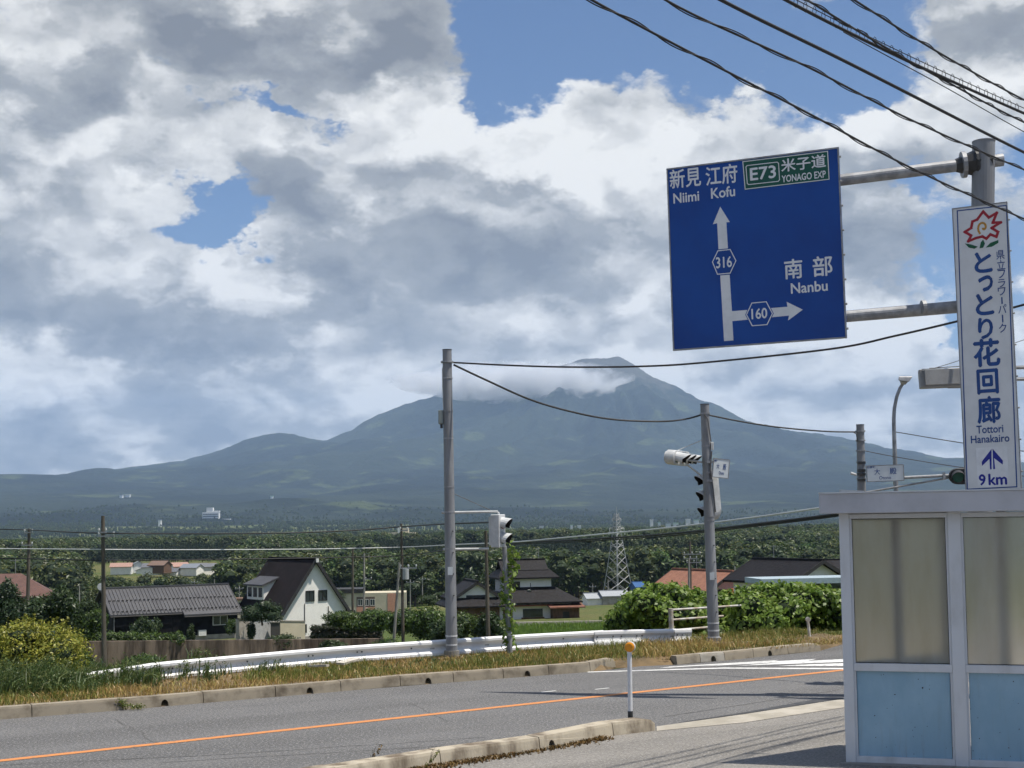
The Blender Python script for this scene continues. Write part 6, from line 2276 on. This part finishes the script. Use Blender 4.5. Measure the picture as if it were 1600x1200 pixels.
# tall weeds, darkest at the left
def weed_patch(px0, px1, py0, py1, n, seed, h0, h1):
    """Uneven tufts: every tuft has its own height and spread."""
    r_ = np.random.RandomState(seed)
    nt = max(3, n // 14)
    out, hh = [], []
    for _ in range(nt):
        cx_, cy_ = r_.uniform(px0, px1), r_.uniform(py0, py1)
        edge_ = 1 - abs(2 * (cx_ - px0) / (px1 - px0) - 1)
        th_ = (h0 + (h1 - h0) * r_.rand() ** 1.2) * min(1, .45 + 1.3 * edge_)
        q0 = G(cx_, cy_, .04)
        for _k in range(int(n / nt)):
            out.append((q0.x + r_.normal() * .07, q0.y + r_.normal() * .07, .03))
            hh.append(th_ * r_.uniform(.45, 1.05))
    return np.array(out), np.array(hh)


tw_ = [weed_patch(-60, 150, 1064, 1090, 3400, 1, .22, .66), weed_patch(130, 262, 1046, 1074, 1300, 2, .12, .50), weed_patch(222, 265, 1042, 1062, 200, 3, .15, .45),
       weed_patch(275, 352, 1038, 1064, 420, 4, .12, .50), weed_patch(385, 450, 1036, 1054, 200, 5, .10, .40), weed_patch(480, 850, 1036, 1052, 600, 6, .05, .17),
       weed_patch(640, 780, 1034, 1048, 300, 8, .08, .2), weed_patch(440, 700, 1044, 1064, 500, 10, .06, .24), weed_patch(740, 900, 1032, 1046, 300, 11, .06, .24), weed_patch(930, 1100, 1016, 1030, 260, 12, .06, .22)]
blades('tall_weed', 'tall dark green weeds at the left end of the guardrail', np.concatenate([a for a, _ in tw_]), np.concatenate([b_ for _, b_ in tw_]), .009, L_WEED, 8, lean=.32, wind=(.22, .05))
# leafy side growth on the taller weeds
lw = []
r_ = random.Random(3)
for a, h_ in tw_[:5]:
    for q, hh in zip(a, h_):
        if hh > .25 and r_.random() < .55:
            k = r_.uniform(.4, .95)
            lw.append((q[0] + .22 * k * k * hh, q[1], q[2] + k * hh * .95, .05, .05, .045))
plant('weed_foliage', None, None, G(60, 1080), lw, 7500, .024, L_WEED, 19, kind='stuff', core=False, shell=1.0)['label'] = 'leafy green growth among the tall weeds on the left'
# grass and weeds at the foot of the kudzu, beyond the guardrail and at the corner
rs = np.random.RandomState(31)
cp_ = []
for _ in range(5200):
    q = G(rs.uniform(1000, 1330), rs.uniform(1006, 1030), .1)
    if rs.rand() < .9:
        cp_.append((q.x, q.y, .08))
cp_ = np.array(cp_)
kk = np.array([row_of(q) < np.interp(px_of(q), [1000, 1059, 1100, 1180, 1283, 1330], [1036, 1030, 1022, 1012, 1008, 1000]) for q in cp_])
blades('verge_grass', 'mixed dry grass at the corner kerb', cp_[kk], .07 + .2 * rs.rand(kk.sum()), .006, L_DRY, 9, lean=.45)
# rice field strip and meadow beyond
rp_ = []
for _ in range(9000):
    Yr = rs.uniform(118, 150)
    q = P(rs.uniform(795, 965), 985, Yr)
    rp_.append((q.x, q.y, hz(q.x, q.y)) if False else (q.x, q.y, 0))
rp_ = np.array(rp_)
rp_[:, 2] = height(rp_[:, 0], rp_[:, 1])
blades('rice_field', 'bright green strip of rice before the traditional house', rp_, .55 + .25 * rs.rand(len(rp_)), .05, L_RICE, 10, lean=.15)
mp_ = np.stack([rs.uniform(-60, 60, 26000), rs.uniform(30, 128, 26000), np.zeros(26000)], 1)
mp_ = mp_[np.abs(mp_[:, 0]) < mp_[:, 1] * .5]
mp_[:, 2] = height(mp_[:, 0], mp_[:, 1])
sd_ = (mp_[:, 0] - RAIL0.x) * RNRM.x + (mp_[:, 1] - RAIL0.y) * RNRM.y
mp_ = mp_[sd_ > 3]
blades('slope_grass', 'rough grass on the slope below the guardrail', mp_, .25 + .4 * rs.rand(len(mp_)), .035, L_GRASS, 11, lean=.35)
# moss and litter along the near kerb, two sprouts in the apron crack
ms = []
for _ in range(2600):
    k = rs.rand()
    q = nk[0].lerp(nk[2], -.15 + 1.08 * k) - nnrm * abs(rs.normal() * .10 + .02)
    ms.append((q.x, q.y, .004))
blades('dry_moss', 'brown dry moss along the foot of the near kerb', np.array(ms), .015 + .045 * rs.rand(len(ms)), .010, L_MOSS, 14, lean=.8)
for px, py, h, lb, m_, sd in ((575, 1203, .26, 'dry brown weed sprouting before the near kerb', L_MOSS, 1), (665, 1201, .18, 'small green weed at the near kerb end of frame', L_GRASS, 2)):
    q = G(px, py)
    rr = random.Random(sd)
    es = [(q.x + rr.uniform(-.012, .012) + .02 * k, q.y + rr.uniform(-.02, .02), h * (.15 + .85 * k / 7), .018, .018, .022) for k in range(8)]
    plant('weed', lb, 'weed', q, es, 90, .016, m_, 90 + sd, trunk=.004, core=False, shell=.9)
# weed against the far kerb
q = G(205, 1109)
plant('weed', 'green weed growing out of a joint of the far kerb', 'weed', q, [(q.x + dx, q.y - .04, .05 + dz, .10, .05, .05) for dx, dz in ((-.1, .02), (.05, 0), (.15, .0), (-.15, .08))], 260, .022, L_GRASS, 95, core=False, shell=.9)


# ------------------------------------------------------------------ forest
PROTO = bpy.data.collections.new('tree_kinds')


def forest_tree(seed, kind):
    rs = np.random.RandomState(seed)
    ells = []
    if kind == 'broad':
        for i in range(15):
            a = rs.rand() * 2 * np.pi
            k = rs.rand() ** .6
            z = 4.0 + 4.2 * rs.rand()
            rad = 2.7 * k * math.sqrt(max(.1, 1 - ((z - 5.4) / 4.4) ** 2))
            ells.append((rad * math.cos(a), rad * math.sin(a), z, 1.35 + .5 * rs.rand(), 1.35 + .5 * rs.rand(), 1.0 + .4 * rs.rand()))
        ells.append((0, 0, 3.4, 2.4, 2.4, 1.7))
        v, f = leaves_on(rs, ells, 620, .42, .95, shell=.3, up=.5)
        m = [L_FOREST, L_CORE, M_BARK]
    else:
        for i in range(13):
            k = i / 12
            for j in range(2):
                a = rs.rand() * 6.3
                r = 2.0 * (1 - k) ** .8 + .2
                ells.append((math.cos(a) * r * .5, math.sin(a) * r * .5, 2.2 + 8.2 * k, r * .62, r * .62, .85))
        v, f = leaves_on(rs, ells, 560, .40, .6, shell=.35, up=.2)
        m = [L_CEDAR, L_CORE, M_BARK]
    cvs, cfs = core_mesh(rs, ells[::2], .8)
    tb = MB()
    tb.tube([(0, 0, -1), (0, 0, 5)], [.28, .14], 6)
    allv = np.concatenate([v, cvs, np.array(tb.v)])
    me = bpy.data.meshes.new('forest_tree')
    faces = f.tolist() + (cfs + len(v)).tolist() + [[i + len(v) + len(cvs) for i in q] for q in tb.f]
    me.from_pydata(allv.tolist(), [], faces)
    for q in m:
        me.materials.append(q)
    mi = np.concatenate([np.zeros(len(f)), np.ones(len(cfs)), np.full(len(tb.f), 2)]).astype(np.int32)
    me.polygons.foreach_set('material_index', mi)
    o = bpy.data.objects.new(f'tree_kind_{seed:02d}', me)
    PROTO.objects.link(o)
    return o


NB = 5
for i in range(NB):
    forest_tree(i, 'broad')
for i in range(3):
    forest_tree(NB + i, 'cedar')


def scatter(name, label, pts, scl, pick, seed):
    rs = np.random.RandomState(seed)
    n = len(pts)
    me = bpy.data.meshes.new(name)
    me.vertices.add(n)
    me.vertices.foreach_set('co', np.asarray(pts, np.float32).ravel())
    for nm, ty, dat in (('scl', 'FLOAT', scl), ('rotz', 'FLOAT', rs.rand(n) * 6.28), ('pick', 'INT', pick)):
        at = me.attributes.new(nm, ty, 'POINT')
        at.data.foreach_set('value', np.asarray(dat, np.float32 if ty == 'FLOAT' else np.int32))
    o = bpy.data.objects.new(name, me)
    COL.objects.link(o)
    struct(o, 'stuff', label)
    ng = bpy.data.node_groups.new(name, 'GeometryNodeTree')
    ng.interface.new_socket('Geometry', in_out='INPUT', socket_type='NodeSocketGeometry')
    ng.interface.new_socket('Geometry', in_out='OUTPUT', socket_type='NodeSocketGeometry')
    N = ng.nodes.new
    gi, go = N('NodeGroupInput'), N('NodeGroupOutput')
    iop, ci = N('GeometryNodeInstanceOnPoints'), N('GeometryNodeCollectionInfo')
    ci.inputs['Collection'].default_value = PROTO
    ci.inputs['Separate Children'].default_value = True
    ci.inputs['Reset Children'].default_value = True
    iop.inputs['Pick Instance'].default_value = True
    L = ng.links.new

    def attr(nm, ty):
        a = N('GeometryNodeInputNamedAttribute')
        a.data_type = ty
        a.inputs[0].default_value = nm
        return a.outputs[0]
    cx = N('ShaderNodeCombineXYZ')
    L(attr('rotz', 'FLOAT'), cx.inputs[2])
    L(gi.outputs[0], iop.inputs['Points'])
    L(ci.outputs[0], iop.inputs['Instance'])
    L(attr('pick', 'INT'), iop.inputs['Instance Index'])
    L(cx.outputs[0], iop.inputs['Rotation'])
    L(attr('scl', 'FLOAT'), iop.inputs['Scale'])
    L(iop.outputs[0], go.inputs[0])
    md = o.modifiers.new('scatter', 'NODES')
    md.node_group = ng
    return o


rs = np.random.RandomState(77)
# near woods: rows of trees from 360 m to 1 km
n = 15000
Yf = 340 + 720 * rs.rand(n) ** .85
a_ = rs.uniform(-.52, .52, n)
X_ = a_ * (Yf + 30)
pxs = 800 + a_ * FPX
edge = 385 + 45 * np.sin(X_ / 70) + 60 * fbm(X_ / 90, Yf * 0, 2)
keep = Yf > edge
vil = (pxs > 168) & (pxs < 388) & (Yf > 440) & (Yf < 700)
keep &= ~vil
low = (pxs > 168) & (pxs < 388) & (Yf <= 440)
gap = (fbm(X_ / 120 + 3, Yf / 120, 3) > .33) & (Yf > 500)
keep &= ~gap
X_, Yf, pxs, low = X_[keep], Yf[keep], pxs[keep], low[keep]
cedar = (fbm(X_ / 160, Yf / 160, 3) > .16) | ((Yf > 880) & (rs.rand(len(X_)) < .5))  # darker cedars added to the back belt, partly to paint in cloud shade
pick = np.where(cedar, NB + rs.randint(0, 3, len(X_)), rs.randint(0, NB, len(X_)))
scl = np.where(cedar, .62 + .32 * rs.rand(len(X_)), .95 + .6 * rs.rand(len(X_)) ** 1.5) * np.where(low, .58, 1.0)
scatter('forest', 'dense broadleaf forest covering the rise behind the houses', np.stack([X_, Yf, height(X_, Yf)], 1), scl, pick, 5)
# farther woods thinning into fields on the foot of the mountain
n = 42000
Yf = 1500 + 3900 * rs.rand(n) ** .75
a_ = rs.uniform(-.50, .50, n)
X_ = a_ * (Yf + 30)
cov = fbm(X_ / 260 + 11, Yf / 420, 4)
keep = ((cov > -.22) | (rs.rand(n) < .25)) & (rs.rand(n) < np.clip((5300 - Yf) / 2600, 0, 1))
X_, Yf, cov = X_[keep], Yf[keep], cov[keep]
cedar = fbm(X_ / 300, Yf / 300 + 4, 3) > .20
pick = np.where(cedar, NB + rs.randint(0, 3, len(X_)), rs.randint(0, NB, len(X_)))
scl = np.where(cedar, .6 + .35 * rs.rand(len(X_)), .85 + .6 * rs.rand(len(X_)))
scatter('distant_woods', 'distant woods between fields at the foot of the mountain', np.stack([X_, Yf, height(X_, Yf)], 1), scl, pick, 6)


# ------------------------------------------------------------------ cloud resting on the summit
cb = bmesh.new()
bmesh.ops.create_icosphere(cb, subdivisions=4, radius=1)
cme = bpy.data.meshes.new('summit_cloud')
cb.to_mesh(cme)
cb.free()
cc_ = P(790, 597, 11200)
sc_ = (1150, 480, 165)
cap = bpy.data.objects.new('summit_cloud', cme)
COL.objects.link(cap)
for v in cme.vertices:
    q = v.co * (1 + 0.12 * math.sin(3 * v.co.x + 1) + .06 * math.sin(7 * v.co.x + 5 * v.co.z))
    v.co = (q.x * sc_[0], q.y * sc_[1], q.z * sc_[2])
cap.location = cc_
struct(cap, 'stuff', 'grey cloud bank hiding the summit of the mountain')
cm = bpy.data.materials.new('cloud_vapour')
cme.materials.append(cm)
cm.use_nodes = True
t = cm.node_tree
t.nodes.clear()
o_ = t.nodes.new('ShaderNodeOutputMaterial')
pv = t.nodes.new('ShaderNodeVolumePrincipled')
pv.inputs['Color'].default_value = (0.97, 0.98, 1.0, 1)
pv.inputs['Anisotropy'].default_value = 0.0
tc = t.nodes.new('ShaderNodeTexCoord')
ob = tc.outputs['Object']
sc = vmath(t, 'MULTIPLY', ob, (1 / sc_[0], 1 / sc_[1], 1 / sc_[2]))
rad = S(t, vmath(t, 'LENGTH', sc))
sx = t.nodes.new('ShaderNodeSeparateXYZ')
t.links.new(ob, sx.inputs[0])
nz = noise(t, vmath(t, 'MULTIPLY', ob, (1, 1, 1.4)), 0.0055, 5, 0.62)
den = ((1.0 - rad) * 1.0 + (nz - 0.5) * 2.8 + 0.0).clamp()
t.links.new((den * 0.014).s, pv.inputs['Density'])
t.links.new(pv.outputs[0], o_.inputs['Volume'])
